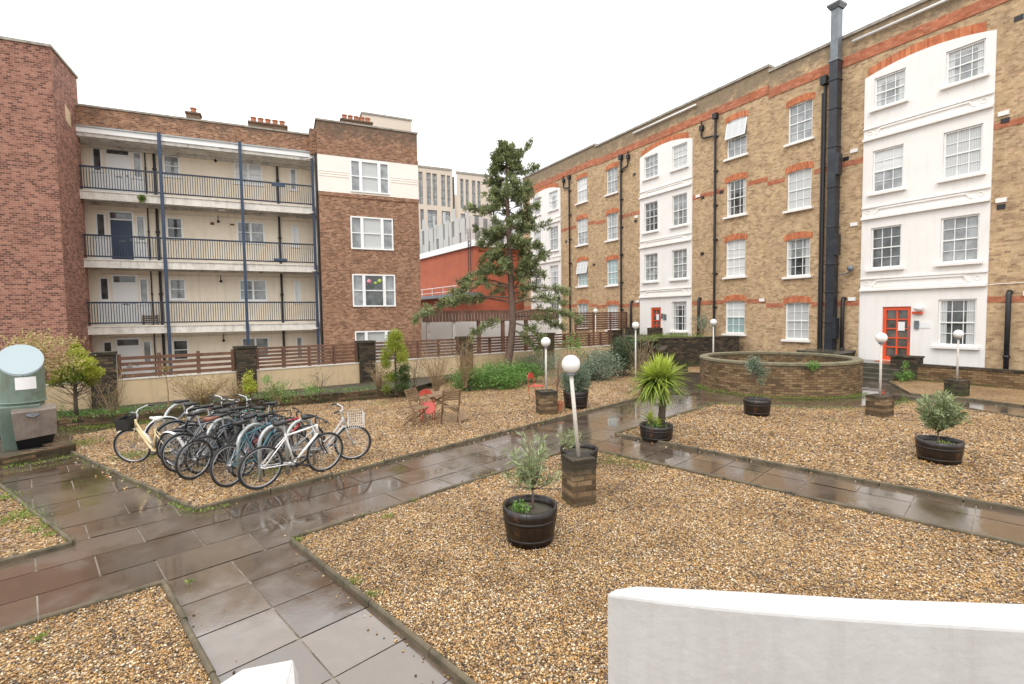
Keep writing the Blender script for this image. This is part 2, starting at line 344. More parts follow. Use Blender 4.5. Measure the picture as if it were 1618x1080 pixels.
# ================================================================== SETTING: ground
def local(az): return Vector((math.sin(az),math.cos(az),0))
AZA=math.radians(45.46); dA=local(AZA); dB=local(AZA-PI/2)
mb=MB(); mb.add([(-400,-60,-.06),(400,-60,-.06),(400,700,-.06),(-400,700,-.06)],[(0,1,2,3)]); o=mb.build('ground',m_asphalt); tag(o,kind='structure')
def pavemat():
    m,t,b=mat('wet_concrete_slabs'); p=wpos(t); a=N(t,'ShaderNodeAttribute',attribute_name='Col')
    sp=N(t,'ShaderNodeSeparateColor'); t.links.new(a.outputs[0],sp.inputs[0])
    base=ramp(t,sp.outputs[0],[(0,(.068,.044,.028)),(.5,(.098,.067,.044)),(1,(.135,.098,.068))])
    n1=noise(t,1.1,6,p,.6,.3); n2=noise(t,6,5,p,.7)
    c=mixc(t,ramp(t,n2,[(.35,(0,0,0)),(.7,(.6,.6,.6))]),base,(.072,.056,.042))
    c=mixc(t,ramp(t,n1,[(.5,(0,0,0)),(.62,(.35,.35,.35))]),c,(.16,.125,.10))
    t.links.new(c,b.inputs['Base Color'])
    r=N(t,'ShaderNodeMapRange'); t.links.new(n1,r.inputs[0]); r.inputs[1].default_value=.42; r.inputs[2].default_value=.60; r.inputs[3].default_value=.055; r.inputs[4].default_value=.22
    t.links.new(r.outputs[0],b.inputs['Roughness']); b.inputs['Specular IOR Level'].default_value=.5; b.inputs['IOR'].default_value=1.5; b.inputs['Coat Weight'].default_value=.85; t.links.new(r.outputs[0],b.inputs['Coat Roughness']); b.inputs['Coat IOR'].default_value=1.7
    wet=N(t,'ShaderNodeMapRange'); t.links.new(n1,wet.inputs[0]); wet.inputs[1].default_value=.42; wet.inputs[2].default_value=.6; wet.inputs[3].default_value=.12; wet.inputs[4].default_value=1
    h=N(t,'ShaderNodeMath',operation='MULTIPLY'); t.links.new(noise(t,28,5,p),h.inputs[0]); t.links.new(wet.outputs[0],h.inputs[1])
    h2=N(t,'ShaderNodeMath',operation='MULTIPLY_ADD'); t.links.new(noise(t,3,2,p),h2.inputs[0]); h2.inputs[1].default_value=.6; t.links.new(h.outputs[0],h2.inputs[2])
    bump(t,b,h2.outputs[0],.16,.008); return m
m_pave=pavemat()
m_joint=plain('slab_joint_grit',(.34,.28,.22),.6,.3,3,dirt=(.07,.08,.035))
ORG=G(460,855)
def UV(u,v,z=0): p=ORG+dA*u+dB*v; return Vector((p.x,p.y,z))
mb=MB(); q=[UV(-20,-32,-.014),UV(40,-32,-.014),UV(40,22,-.014),UV(-20,22,-.014)]; mb.quad(*q); tag(mb.build('paving_joints',m_joint),kind='structure')
def slabs():
    V=[];C=[]; W=.62
    for j in range(-50,32):
        L=.93 if j>=0 else .63
        off=(.47 if j%2 else 0)+.12 if j>=0 else 0
        u=-19+off
        if j<0: u=-.63*30
        while u<38:
            g=.007; z0=random.uniform(-.0025,.0025)
            for (a,b_) in ((u+g,j*W+g),(u+L-g,j*W+g),(u+L-g,(j+1)*W-g),(u+g,(j+1)*W-g)):
                p=UV(a,b_); V.append((p.x,p.y,z0+random.uniform(-.0022,.0022)))
            C+= [random.random()]*4; u+=L
    V=np.array(V); return npmesh('paved_path',V,np.arange(len(V)).reshape(-1,4),m_pave,None,np.array(C))
tag(slabs(),kind='structure')
# gravel
def gravelmat():
    m,t,b=mat('pea_gravel'); p=wpos(t)
    def vor(scale,feat='F1'):
        v=N(t,'ShaderNodeTexVoronoi'); v.feature=feat; v.inputs['Scale'].default_value=scale; v.inputs['Randomness'].default_value=1
        d=noise(t,scale*1.2,2,p); mm=mixc(t,.02,p,d,'ADD'); t.links.new(mm,v.inputs['Vector']); return v
    v1=vor(42); sp=N(t,'ShaderNodeSeparateColor'); t.links.new(v1.outputs['Color'],sp.inputs[0])
    c=ramp(t,sp.outputs[0],GST)
    dk=ramp(t,v1.outputs['Distance'],[(.45,(1,1,1)),(.85,(.22,.17,.12))])
    c=mixc(t,1,c,dk,'MULTIPLY')
    big=noise(t,.9,5,p,.65); c=mixc(t,.8,c,ramp(t,big,[(.34,(.60,.55,.50)),(.52,(1,1,1)),(.7,(1.12,1.1,1.06))]),'MULTIPLY')
    hs=N(t,'ShaderNodeHueSaturation'); hs.inputs['Saturation'].default_value=1.0; hs.inputs['Value'].default_value=.90; t.links.new(c,hs.inputs['Color']); c=hs.outputs[0]; t.links.new(c,b.inputs['Base Color']); b.inputs['Roughness'].default_value=.5; b.inputs['Specular IOR Level'].default_value=.35
    inv=N(t,'ShaderNodeMath',operation='SUBTRACT'); inv.inputs[0].default_value=1; t.links.new(v1.outputs['Distance'],inv.inputs[1])
    bump(t,b,inv.outputs[0],1,.02); return m
GST=[(0,(.12,.08,.05)),(.12,(.28,.15,.06)),(.3,(.46,.26,.10)),(.5,(.56,.35,.15)),(.68,(.64,.45,.24)),(.82,(.34,.23,.14)),(.92,(.72,.60,.43)),(1,(.20,.16,.13))]
m_gravel=gravelmat()
def pebmat():
    m,t,b=mat('loose_pebble'); a=N(t,'ShaderNodeAttribute',attribute_name='Col'); p=wpos(t); c=mixc(t,.8,a.outputs[0],ramp(t,noise(t,.9,5,p,.65),[(.34,(.60,.55,.50)),(.52,(1,1,1)),(.7,(1.12,1.1,1.06))]),'MULTIPLY'); t.links.new(c,b.inputs['Base Color'])
    b.inputs['Roughness'].default_value=.42; b.inputs['Specular IOR Level'].default_value=.4; return m
m_peb=pebmat()
def isect(p,d,q,e):
    # intersection of lines p+td, q+se in xy
    den=d.x*e.y-d.y*e.x; t=((q.x-p.x)*e.y-(q.y-p.y)*e.x)/den; return p+d*t
c2=isect(G(460,855),dA,G(945,715),dB)
cR=isect(G(970,688),(G(1130,639)-G(970,688)).normalized(),G(1618,810),dB)
P1=[G(310,808),G(560,745)*0+isect(G(310,808),dA,G(1030,625),dB)]
P1=[G(310,808),G(1030,625),G(1012,606),G(1003,598),Vector((8.3,26.5,0)),Vector((5.6,27.6,0)),Vector((-2.8,21.0,0)),G(640,628),G(420,645),G(205,673),G(112,690),G(108,714)]
E1=UV(0,-14)
P2=[G(460,855),c2,c2-dB*14,UV(0,-14)]
P3=[cR,G(1130,639),G(1180,640),G(1260,644),G(1345,645),G(1376,644),G(1412,641),G(1434,634.5),G(1470,637.5),G(1515,645),G(1618,661),G(1618,661)-dB*4,cR-dB*12]
P4=[G(1405,604),G(1427,598),G(1618,616),G(1618,616)+(G(1618,616)-G(1427,598)).normalized()*4,G(1618,643)+Vector((3,-4,0)),G(1618,643),G(1540,633),G(1440,623.5),G(1420,613)]
e5=(G(0,770)-G(115,862)).normalized()
P5=[G(115,862),G(0,770)+e5*3,Vector((-14,6,0)),Vector((-14,0,0)),G(115,862)+(G(0,892)-G(115,862)).normalized()*9]
P6=[G(258,925),G(0,1003)+(G(0,1003)-G(258,925)).normalized()*6,Vector((-9,-4,0)),G(258,925)-dB*9]
BEDS=[P1,P2,P3,P4,P5,P6]
def inpoly(P,x,y):
    c=np.zeros(len(x),bool); n=len(P)
    for i in range(n):
        a,b=P[i],P[(i+1)%n]
        cond=((a.y>y)!=(b.y>y)); xi=(b.x-a.x)*(y-a.y)/((b.y-a.y)+1e-12)+a.x
        c^=cond&(x<xi)
    return c
for P in BEDS:
    mb=MB(); n=len(P); mb.add([(p.x,p.y,.02) for p in P],[tuple(range(n))]); o=mb.build('gravel_bed',m_gravel); tag(o,kind='structure')
mb=MB(); mb.add([(p.x,p.y,.019) for p in (G(1087,588),G(1140,592),G(1143,577),G(1086,575))],[(0,1,2,3)]); tag(mb.build('gravel_bed',m_gravel),kind='structure')
SPILL=[]
def pebbles():
    pts=[]
    for P,N0 in ((P2,150000),(P6,30000),(P5,16000),(P1,110000),(P3,70000)):
        xs=[p.x for p in P]; ys=[p.y for p in P]
        x0,x1,y0,y1=max(min(xs),-11),min(max(xs),12),max(min(ys),1.5),min(max(ys),19)
        x=rng.uniform(x0,x1,N0*8); y=rng.uniform(y0,y1,N0*8); k=inpoly(P,x,y)
        d=np.hypot(x,y); k&=rng.random(len(x))<np.clip(4.5/d,0,1)**2.3
        # keep clear of the edging and inside the view
        k&=(x>-1.15*y-1)&(x<1.15*y+1)
        x,y=x[k][:N0],y[k][:N0]; pts.append(np.stack([x,y],1))
    for A_,B_,n_,o_ in ((P2[0],P2[1],90,.06),(P2[0],P2[3],90,-.06),(P1[0],P1[1],80,-.06),(P1[0],P1[-1],50,.06),(P6[0],P6[3],40,.06),(P3[0],P3[-1],50,-.05)):
        u=rng.random(n_)[:,None]; a_=np.array((A_.x,A_.y)); b_=np.array((B_.x,B_.y)); dd=b_-a_; L_=np.linalg.norm(dd); b_=a_+dd*min(1,7/L_) if L_>9 else b_
        nrm=np.array((-dd[1],dd[0]))/L_; off=(np.abs(rng.normal(size=(n_,1)))*.10+.035)*(1 if rng.random()<2 else 1)
        q=a_*(1-u)+b_*u+nrm*off*np.sign(o_); ok=~(inpoly(P1,q[:,0],q[:,1])|inpoly(P2,q[:,0],q[:,1])|inpoly(P3,q[:,0],q[:,1])|inpoly(P6,q[:,0],q[:,1])); pts.append(q[ok])
        nsp=len(q[ok]); SPILL.append(nsp)
    p=np.concatenate(pts); n=len(p)
    r=rng.uniform(.006,.0135,n)*np.clip(np.hypot(p[:,0],p[:,1])/6.5,1,1.7)
    base=np.array([(1,0,0),(0,1,0),(-1,0,0),(0,-1,0),(0,0,1),(.0,.0,-1)],float)
    F0=np.array([(0,1,4),(1,2,4),(2,3,4),(3,0,4),(1,0,5),(2,1,5),(3,2,5),(0,3,5)])
    sc=np.stack([r*rng.uniform(.9,1.5,n),r*rng.uniform(.7,1.1,n),r*rng.uniform(.5,.8,n)],1)
    V=base[None]*sc[:,None,:]; 
    tilt=rng.uniform(-.5,.5,n); c,s=np.cos(tilt)[:,None],np.sin(tilt)[:,None]
    V=np.stack([V[:,:,0]*c-V[:,:,2]*s,V[:,:,1],V[:,:,0]*s+V[:,:,2]*c],2)
    a=rng.uniform(0,2*PI,n); c,s=np.cos(a)[:,None],np.sin(a)[:,None]
    V=np.stack([V[:,:,0]*c-V[:,:,1]*s,V[:,:,0]*s+V[:,:,1]*c,V[:,:,2]],2)
    zz=.021+r*rng.uniform(0,.9,n); ns=sum(SPILL); zz[n-ns:]=r[n-ns:]*.5
    V+=np.stack([p[:,0],p[:,1],zz],1)[:,None,:]
    F=(F0[None]+(np.arange(n)*6)[:,None,None]).reshape(-1,3)
    st=np.array([c for _,c in GST]+[(.54,.35,.15),(.60,.38,.14),(.66,.46,.25),(.48,.27,.09),(.42,.22,.07),(.12,.085,.06),(.09,.07,.055),(.30,.19,.11),(.76,.66,.50)])
    col=st[rng.integers(0,len(st),n)]*rng.uniform(.6,1.12,(n,1)); lum=col.mean(1,keepdims=True); col=lum+(col-lum)*1.02
    o=npmesh('loose_pebbles',V.reshape(-1,3),F,m_peb,None,np.repeat(np.clip(col,0,1),6,0),smooth=True)
    tag(o,'loose golden and brown pea pebbles strewn over the beds','pebbles',kind='stuff')
pebbles()
# kerb edgings
def kerb(pts,closed=False,h=.065,w=.046,jit=.012,L=.93):
    mb=MB(); prs=list(zip(pts,pts[1:]))+([(pts[-1],pts[0])] if closed else [])
    for a,b in prs:
        a=Vector((a.x,a.y,0)); b=Vector((b.x,b.y,0)); D=b-a; n=max(1,round(D.length/L)); d=D.normalized(); sd=Vector((-d.y,d.x,0))
        for i in range(n):
            p=a+D*(i/n)+d*.007; q=a+D*((i+1)/n)-d*.007; j1=random.uniform(-jit,jit)*.5; j2=random.uniform(-jit,jit)*.5; hz=h+random.uniform(-.008,.008)
            p=p+sd*j1; q=q+sd*j2; vs=[]
            for e in (p,q):
                for (o_,z) in ((-w/2,-.02),(w/2,-.02),(w/2,hz-.018),(w/4,hz-.004),(0,hz),(-w/4,hz-.004),(-w/2,hz-.018)): v=e+sd*o_; vs.append((v.x,v.y,z))
            k=7; mb.add(vs,[tuple(range(k-1,-1,-1)),tuple(range(k,2*k))]+[(i2,(i2+1)%k,(i2+1)%k+k,i2+k) for i2 in range(k)])
    return tag(mb.build('kerb_edging',m_kerb),kind='structure')
kerb([P1[-2],P1[-1],P1[0],P1[1],P1[2]])
kerb([P2[3],P2[0],P2[1],P2[2]])
kerb([P3[-1]]+P3[:11])
kerb([P4[4],P4[5],P4[6],P4[7],P4[8],P4[0],P4[1]])
kerb([P5[1],P5[0],P5[4]])
kerb([P6[1],P6[0],P6[3]])
# ================================================================== facade helper
class Fac:
    def __init__(s,name,p0,az,sgn,label,cat):
        s.sg=sgn; s.root=empty(name,(p0[0],p0[1],0),PI/2-az,label,cat); s.p0=Vector((p0[0],p0[1],0)); s.d=local(az)
    def W(s,x,o,z): # local -> world
        y=s.sg*o; return s.p0+s.d*x+Vector((-s.d.y,s.d.x,0))*y+Vector((0,0,z))
    def bx(s,mb,s0,s1,o0,o1,z0,z1): mb.box(s0,s1,s.sg*o0,s.sg*o1,z0,z1)
    def q(s,mb,s0,s1,z0,z1,o):
        y=s.sg*o; mb.quad(*([(s0,y,z0),(s1,y,z0),(s1,y,z1),(s0,y,z1)][::1 if s.sg<0 else -1]))
    def poly(s,mb,pts,o0,o1): # extruded polygon in the facade plane
        n=len(pts); vs=[(x,s.sg*o0,z) for x,z in pts]+[(x,s.sg*o1,z) for x,z in pts]
        mb.add(vs,[tuple(range(n,2*n)),tuple(range(n-1,-1,-1))]+[(i,(i+1)%n,(i+1)%n+n,i+n) for i in range(n)])
    def wall(s,mb,s0,s1,z0,z1,o,holes,depth=.16):
        xs=sorted({s0,s1}|{min(max(h[i],s0),s1) for h in holes for i in (0,1)}); zs=sorted({z0,z1}|{min(max(h[i],z0),z1) for h in holes for i in (2,3)})
        for a,b in zip(xs,xs[1:]):
            run=None
            for c,d in zip(zs,zs[1:]):
                mx_,mz=(a+b)/2,(c+d)/2
                if any(h[0]<mx_<h[1] and h[2]<mz<h[3] for h in holes): continue
                s.q(mb,a,b,c,d,o)
        for h in holes:
            y0,y1=s.sg*o,s.sg*(o-depth); a,b,c,d=h
            if a<s0-.01 or b>s1+.01: continue
            mb.quad((a,y0,c),(a,y1,c),(a,y1,d),(a,y0,d)); mb.quad((b,y0,c),(b,y1,c),(b,y1,d),(b,y0,d))
            mb.quad((a,y0,d),(a,y1,d),(b,y1,d),(b,y0,d)); mb.quad((a,y0,c),(a,y1,c),(b,y1,c),(b,y0,c))
    def sash(s,a,b,c,d,o,nx=3,ny=4,pane=None,sill=True,lintel=False,bars=True,lower=None,open_top=0,low_bars=True,curt=None):
        """sash window filling the hole a..b x c..d on wall plane o"""
        mb=MB(); f=.055; r=o-.09
        s.bx(mb,a,a+f,r-.05,r+.03,c,d); s.bx(mb,b-f,b,r-.05,r+.03,c,d); s.bx(mb,a+f,b-f,r-.05,r+.03,d-f,d); s.bx(mb,a+f,b-f,r-.05,r+.03,c,c+f*1.3)
        mz=(c+d)/2; s.bx(mb,a+f,b-f,r-.05,r+.012,mz-.022,mz+.022)
        ia,ib,ic,idd=a+f,b-f,c+f*1.3,d-f
        if bars:
            for k in range(1,nx):
                x=ia+(ib-ia)*k/nx
                s.bx(mb,x-.011,x+.011,r-.04,r-.008,mz+.022,idd)
                if low_bars: s.bx(mb,x-.011,x+.011,r-.04,r-.008,ic,mz-.022)
            for lo,hi in ((mz+.022,idd),(ic,mz-.022)):
                if lo==ic and not low_bars: continue
                for k in range(1,ny//2):
                    z=lo+(hi-lo)*k/(ny//2); s.bx(mb,ia,ib,r-.04,r-.0095,z-.010,z+.010)
        w_=mb.build('window',m_gloss,s.root)
        pb=MB(); p1=pane or g_mid; p2=lower or p1
        pb.m=0; s.q(pb,a+.02,b-.02,mz,d-.02,r-.035); pb.m=1; s.q(pb,a+.02,b-.02,c+.02,mz,r-.0355)
        if curt:
            pb.m=2; cw=(b-a)*random.uniform(.2,.3); s.q(pb,a+.02,a+cw,c+.02,d-.02,r-.033); s.q(pb,b-cw*random.uniform(.6,1),b-.02,c+.02,d-.02,r-.033)
            if random.random()<.4: s.q(pb,a+.02,b-.02,d-(d-c)*random.uniform(.12,.3),d-.02,r-.032)
        pb.build('pane',[p1,p2]+([curt] if curt else []),w_)
        if open_top:
            tb=MB(); y0=s.sg*(r+.05); y1=s.sg*(o+open_top); A1,B1,C1,D1=Vector((a+.02,y0,d-.03)),Vector((b-.02,y0,d-.03)),Vector((b-.02,y1,mz+.02)),Vector((a+.02,y1,mz+.02))
            for p_,q_ in ((A1,B1),(B1,C1),(C1,D1),(D1,A1)): tb.beam(p_,q_,.05,.035,(0,s.sg,0) if p_.z!=q_.z else (0,0,1))
            for f_ in (1/3,2/3): tb.beam(A1.lerp(B1,f_),D1.lerp(C1,f_),.02,.02,(0,s.sg,0))
            tb.beam(A1.lerp(D1,.5),B1.lerp(C1,.5),.02,.02)
            gb=MB(); gb.quad(A1,B1,C1,D1); gb.build('open_sash_pane',g_net,w_)
            tb.build('open_sash',m_gloss,w_)
        if sill:
            sb=MB(); s.bx(sb,a-.13,b+.13,o-.12,o+.13,c-.11,c-.005); sb.build('sill',m_white,w_,bevel=.008)
        if lintel:
            lb=MB(); H=.30; n=8; top=[];bot=[]
            for k in range(n+1):
                x=a-.10+(b-a+.2)*k/n; q_=1-(2*k/n-1)**2; bot.append((x,d-.075+.075*q_)); top.append((x,d+H-.09+.10*q_))
            s.poly(lb,bot+top[::-1],o-.02,o+.012)
            lb.build('brick_lintel',m_redarch,w_)
        return w_
# ================================================================== RIGHT: stock brick mansion block
A30=math.radians(-30.15); pR=G(1565,584,.45)
R=Fac('brick_mansion_block',pR,A30,1,'long four storey yellow stock brick block with white painted bays and red arches','building')
SEC=[(-9,8.4,0,14.28),(8.4,21.35,.24,14.56),(21.35,31.3,.36,14.72)]
ZF=[(1.28,3.03),(4.25,6.0),(7.36,9.15),(10.45,12.2)]
wins=[]  # s0,s1,z0,z1,kwargs
def W_(a,b,z,**k): wins.append((a,b,z[0],z[1],k))
ra=[(g_net,g_mid),(g_mid,g_dark),(g_net,g_net),(g_teal,g_mid)]
for z,p,l in zip(ZF,(g_net,g_mid,g_net,g_mid),(g_net,g_dark,g_net,g_mid)): W_(6.30,7.42,z,pane=p,lower=l,lintel=True)
zb=[(1.48,3.22),(4.48,6.40),(7.65,9.48),(10.66,12.58)]
for i,(z,p,l) in enumerate(zip(zb,(g_blind,g_blind,g_dark,g_net),(g_teal,g_blind,g_dark,g_mid))): W_(9.56,10.70,z,pane=p,lower=l,lintel=True,open_top=.16 if i==3 else 0)
for z,p in zip([(1.50,3.25),(4.6,6.36),(7.70,9.52),(10.84,12.56)],(g_net,g_teal,g_mid,g_mid)): W_(19.08,20.2,z,pane=p,lintel=True)
for i,(z,p,l) in enumerate(zip([(1.6,3.44),(4.72,6.6),(7.79,9.72),(10.9,12.7)],(g_mid,g_teal,g_net,g_blind),(g_mid,g_teal,g_mid,g_net))): W_(22.33,23.53,z,pane=p,lower=l,lintel=True,open_top=.12 if i==1 else 0)
pw=[]
def PW(a,b,z,**k): pw.append((a,b,z[0],z[1],k))
zp=[(1.25,2.97),(4.31,5.98),(7.40,9.10),(10.77,12.0)]
for z,p,l in zip(zp,(g_dark,g_mid,g_net,g_mid),(g_dark,g_mid,g_net,g_mid)): PW(.42,1.52,z,pane=p,lower=l)
for z,p,l in zip(zp[1:],(g_dark,g_blind,g_mid),(g_dark,g_mid,g_mid)): PW(2.76,3.83,z,pane=p,lower=l)
z2=[(1.54,3.29),(4.62,6.33),(7.72,9.52),(11.02,12.38)]
for z,p in zip(z2,(g_dark,g_mid,g_mid,g_net)): PW(13.25,14.35,z,pane=p)
for z,p in zip(z2[1:],(g_mid,g_dark,g_mid)): PW(15.48,16.6,z,pane=p)
z3=[(1.7,3.6),(4.8,6.6),(7.8,9.7),(11.05,12.5)]
for z,p in zip(z3,(g_dark,g_mid,g_mid,g_mid)): PW(25.95,27.15,z,pane=p)
for z,p in zip(z3[1:],(g_mid,g_mid,g_mid)): PW(28.4,29.5,z,pane=p)
doors=[(2.37,3.34,.58,2.74,m_reddoor),(15.2,16.02,1.0,2.98,m_reddoor)]
PAN=[(.15,4.18,.3,12.13,12.42),(12.9,16.98,.3,12.45,12.78),(25.6,30.05,.3,12.55,12.95)]
PO=.045
allh=[(w_[0],w_[1],w_[2],w_[3]) for w_ in wins+pw]+[d[:4] for d in doors]
mb=MB()
for (a,b,off,top) in SEC:
    hs=[h for h in allh if a-.5<h[0]<b]
    R.wall(mb,a,b,-.3,top-.12,0,hs,.2)
    # roof slab, back and end returns
for a,b,off,top in SEC: mb.box(a,b,-.002,-11,top-.7,top-.14)
mb.box(31.0,31.3,-.01,-11,-.3,14.5); mb.box(-9,-8.8,-.01,-11,-.3,14)
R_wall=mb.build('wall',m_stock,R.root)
mb=MB()
for a,b,off,top in SEC: mb.box(a-.02,b+.0,.07,-.42,top-.12,top)
mb.build('coping',m_stone,R.root)
mb=MB()
for (a,b,off,top),zz in zip(SEC,((12.95,13.36),(13.16,13.58),(13.25,13.68))): mb=MB(); mb.box(a,b-.002,0,.035,zz[0],zz[1]); mb.build('string_course',m_redband,R.root)
for (a,b,off,top) in SEC:
    for zc in (3.05,9.0):
        # thin red string course between openings
        xs=[a]+sorted([v for h in allh+[(p[0],p[1],0,0) for p in PAN] if a<=h[0]<b for v in (h[0]-.12,h[1]+.12)])+[b]
        blocks=sorted([(h[0]-.12,h[1]+.12) for h in allh if a<=h[0]<b and h[2]<zc+off<h[3]+.4]+[(p[0],p[1]) for p in PAN if a-.1<=p[0]<b])
        x=a
        for (c,d) in blocks:
            if c>x: mb=MB(); mb.box(x,c,0,.011,zc+off-.24,zc+off-.02); mb.build('string_course',m_redband,R.root)
            x=max(x,d)
        if x<b: mb=MB(); mb.box(x,b-.003,0,.011,zc+off-.24,zc+off-.02); mb.build('string_course',m_redband,R.root)
# white bays
for (a,b,zb_,sh,ap),pz in zip(PAN,(((9.55,10.07),(6.35,6.86),(3.40,3.94)),((9.86,10.3),(6.74,7.2),(3.6,4.1)),((10.0,10.4),(6.9,7.3),(3.8,4.3)))):
    hs=[h for h in allh if a<=h[0]<=b]
    mb=MB(); R.wall(mb,a,b,zb_,sh,PO,hs,.2)
    n=20; pts=[(a,sh)]+[(a+(b-a)*k/n,sh+(ap-sh)*(1-(2*k/n-1)**2)) for k in range(1,n)]+[(b,sh)]
    R.poly(mb,pts,0,PO); 
    for (x0,x1) in ((a,a+.001),(b-.001,b)): mb.box(x0,x1,.0,PO,zb_,sh)
    for i,(c,d) in enumerate(pz):
        mb.box(a,b,PO,PO+.12,c,c+.08); mb.box(a,b,PO,PO+.05,c+.08,c+.13); mb.box(a,b,PO,PO+.06,d-.05,d)
        # sunk panel with raised moulding
        f=.065
        x0,x1,z0_,z1_=a+.5,b-.45,c+.17,d-.11
        for seg in (((x0,z0_),(x1,z0_)),((x1,z0_),(x1-.15,z1_)),((x1-.15,z1_),(x0+.15,z1_)),((x0+.15,z1_),(x0,z0_))):
            mb.beam((seg[0][0],PO+.012,seg[0][1]),(seg[1][0],PO+.012,seg[1][1]),f,f)
        for xc in (a+.26,b-.24):
            mb.tube([(xc+.075*math.cos(t*PI/6),PO+.01,(c+d)/2+.04+.075*math.sin(t*PI/6)) for t in range(12)],.014,5,True)
    mb.build('rendered_bay',m_white,R.root)
    # red brick arch over the bay
    ab=MB(); n=26; x0,x1=a+.28,b-.1; vs=[];fs=[];uvs=[]; TH=.34
    for k in range(n+1):
        x=x0+(x1-x0)*k/n; q_=1-(2*(x-a)/(b-a)-1)**2; zl=sh+(ap-sh)*q_; 
        vs+=[(x,.02,zl+.005),(x,.02,zl+TH)]
    for k in range(n):
        fs.append((2*k,2*k+2,2*k+3,2*k+1)); u0=(x1-x0)*k/n; u1=(x1-x0)*(k+1)/n; uvs.append([(u0,0),(u1,0),(u1,.3),(u0,.3)])
    m0=len(vs); vs+=[(v[0],0,v[2]) for v in vs]
    for k in range(n):
        fs.append((2*k+1,2*k+3,2*k+3+m0,2*k+1+m0)); uvs.append([(0,0),(.07,0),(.07,.02),(0,.02)])
    ab.add(vs,fs,uvs); ab.build('brick_arch',m_redarch,R.root)
random.seed(21)
def cur(k):
    if k.get('pane') in (g_dark,g_mid) and random.random()<.6: k['curt']=random.choice((g_net,g_blind,g_net))
    return k
for (a,b,c,d,k) in wins: R.sash(a,b,c,d,0,**cur(k))
for (a,b,c,d,k) in pw: R.sash(a,b,c,d,PO,**cur(k))
# plaster wash around far windows sills done by sash()
def rdoor(a,b,c,d,m):
    mb=MB(); r=PO-.10
    mb.box(a,a+.12,r-.05,r+.05,c,d); mb.box(b-.12,b,r-.05,r+.05,c,d); mb.box(a+.12,b-.12,r-.05,r+.05,d-.14,d); mb.box(a+.12,b-.12,r-.05,r+.04,c,c+.16)
    ia,ib,ic,id_=a+.12,b-.12,c+.16,d-.14
    x=(ia+ib)/2; mb.box(x-.03,x+.03,r-.03,r+.02,ic,id_)
    for k in range(1,5):
        z=ic+(id_-ic)*k/5; mb.box(ia,ib,r-.03,r+.018,z-.025,z+.025)
    o=mb.build('door',m,R.root)
    pb=MB(); pb.box(ia,ib,r-.035,r-.02,ic,id_); pb.build('pane',g_door,o)
    hb=MB(); hb.tube([(a+.07,r+.05,c+.75),(a+.07,r+.10,c+.8),(a+.07,r+.10,c+1.35),(a+.07,r+.05,c+1.4)],.012,6); hb.build('handle',m_galv,o)
    nb=MB(); nb.box(a+.22,a+.45,r+.019,r+.022,c+1.2,c+1.55); nb.build('notice',m_paper,o)
    return o
for d in doors: rdoor(*d)
mb=MB(); mb.sphere((2.08,.19,2.66),.15,16,10,sz=.8); mb.build('bulkhead_lamp',m_opal,R.root,smooth=True)
mb=MB(); mb.box(1.98,2.30,PO,.16,2.44,2.53); mb.build('lamp_bracket',m_reddoor,R.root)
mb=MB(); mb.box(2.10,2.24,PO,.10,1.86,2.18); mb.box(2.13,2.21,.10,.112,2.08,2.15); mb.build('entry_phone',m_galv,R.root)
mb=MB(); mb.box(1.74,2.07,PO,.065,1.90,2.12); mb.build('name_plate',m_paper,R.root)
mb=MB(); mb.box(14.75,14.95,PO,.08,2.2,2.55); mb.box(15.0,15.12,PO,.12,2.3,2.6); mb.build('entry_phone',m_galv,R.root)
# gutters (white pipe on the parapet)
mb=MB(); mb.tube([(4.66,.11,13.84),(-9,.11,13.84)],.055,10); mb.build('white_pipe',m_gloss,R.root,smooth=True)
mb=MB(); mb.tube([(17.5,.11,14.17),(12.6,.11,14.17)],.055,10); mb.build('white_pipe',m_gloss,R.root,smooth=True)
def dpipe(s_,z0,z1,branch=None,bz=12.3,r=.065,hop=True):
    mb=MB(); o=.12
    mb.tube([(s_,o,z0),(s_,o,z1)],r,8)
    if hop: mb.box(s_-.13,s_+.13,.02,.24,z1-.02,z1+.26)
    z=z0+.8
    while z<z1-.3:
        mb.tube([(s_,o,z),(s_,o,z+.12)],r+.025,8); mb.box(s_-.13,s_+.13,0,.05,z+.03,z+.09); z+=1.83
    if branch:
        mb.tube([(s_,o+.001,bz-.35),(s_+(branch-s_)*.15,o,bz-.2),(s_+(branch-s_)*.85,o,bz-.12),(branch,o,bz),(branch,o,bz+.45)],r*.85,8)
        mb.box(branch-.11,branch+.11,.02,.2,bz+.35,bz+.6); mb.tube([(branch,o,bz+.6),(branch,o,bz+.85)],r*.7,8)
    return mb.build('drainpipe',m_black,R.root,smooth=False)
dpipe(11.32,.2,12.98,12.22,12.3); dpipe(18.64,.2,12.85,17.98,12.35); dpipe(24.34,.2,12.95,25.07,12.5)
for s_,zt in ((-.44,3.15),(4.79,3.12),(12.30,3.4),(17.66,3.4)):
    mb=MB(); mb.tube([(s_,-.02,zt),(s_,.12,zt+.02),(s_,.17,zt-.06),(s_,.17,0)],.075,10); mb.tube([(s_,.17,.9),(s_,.17,1.0)],.095,10); mb.build('soil_pipe',m_black,R.root,smooth=True)
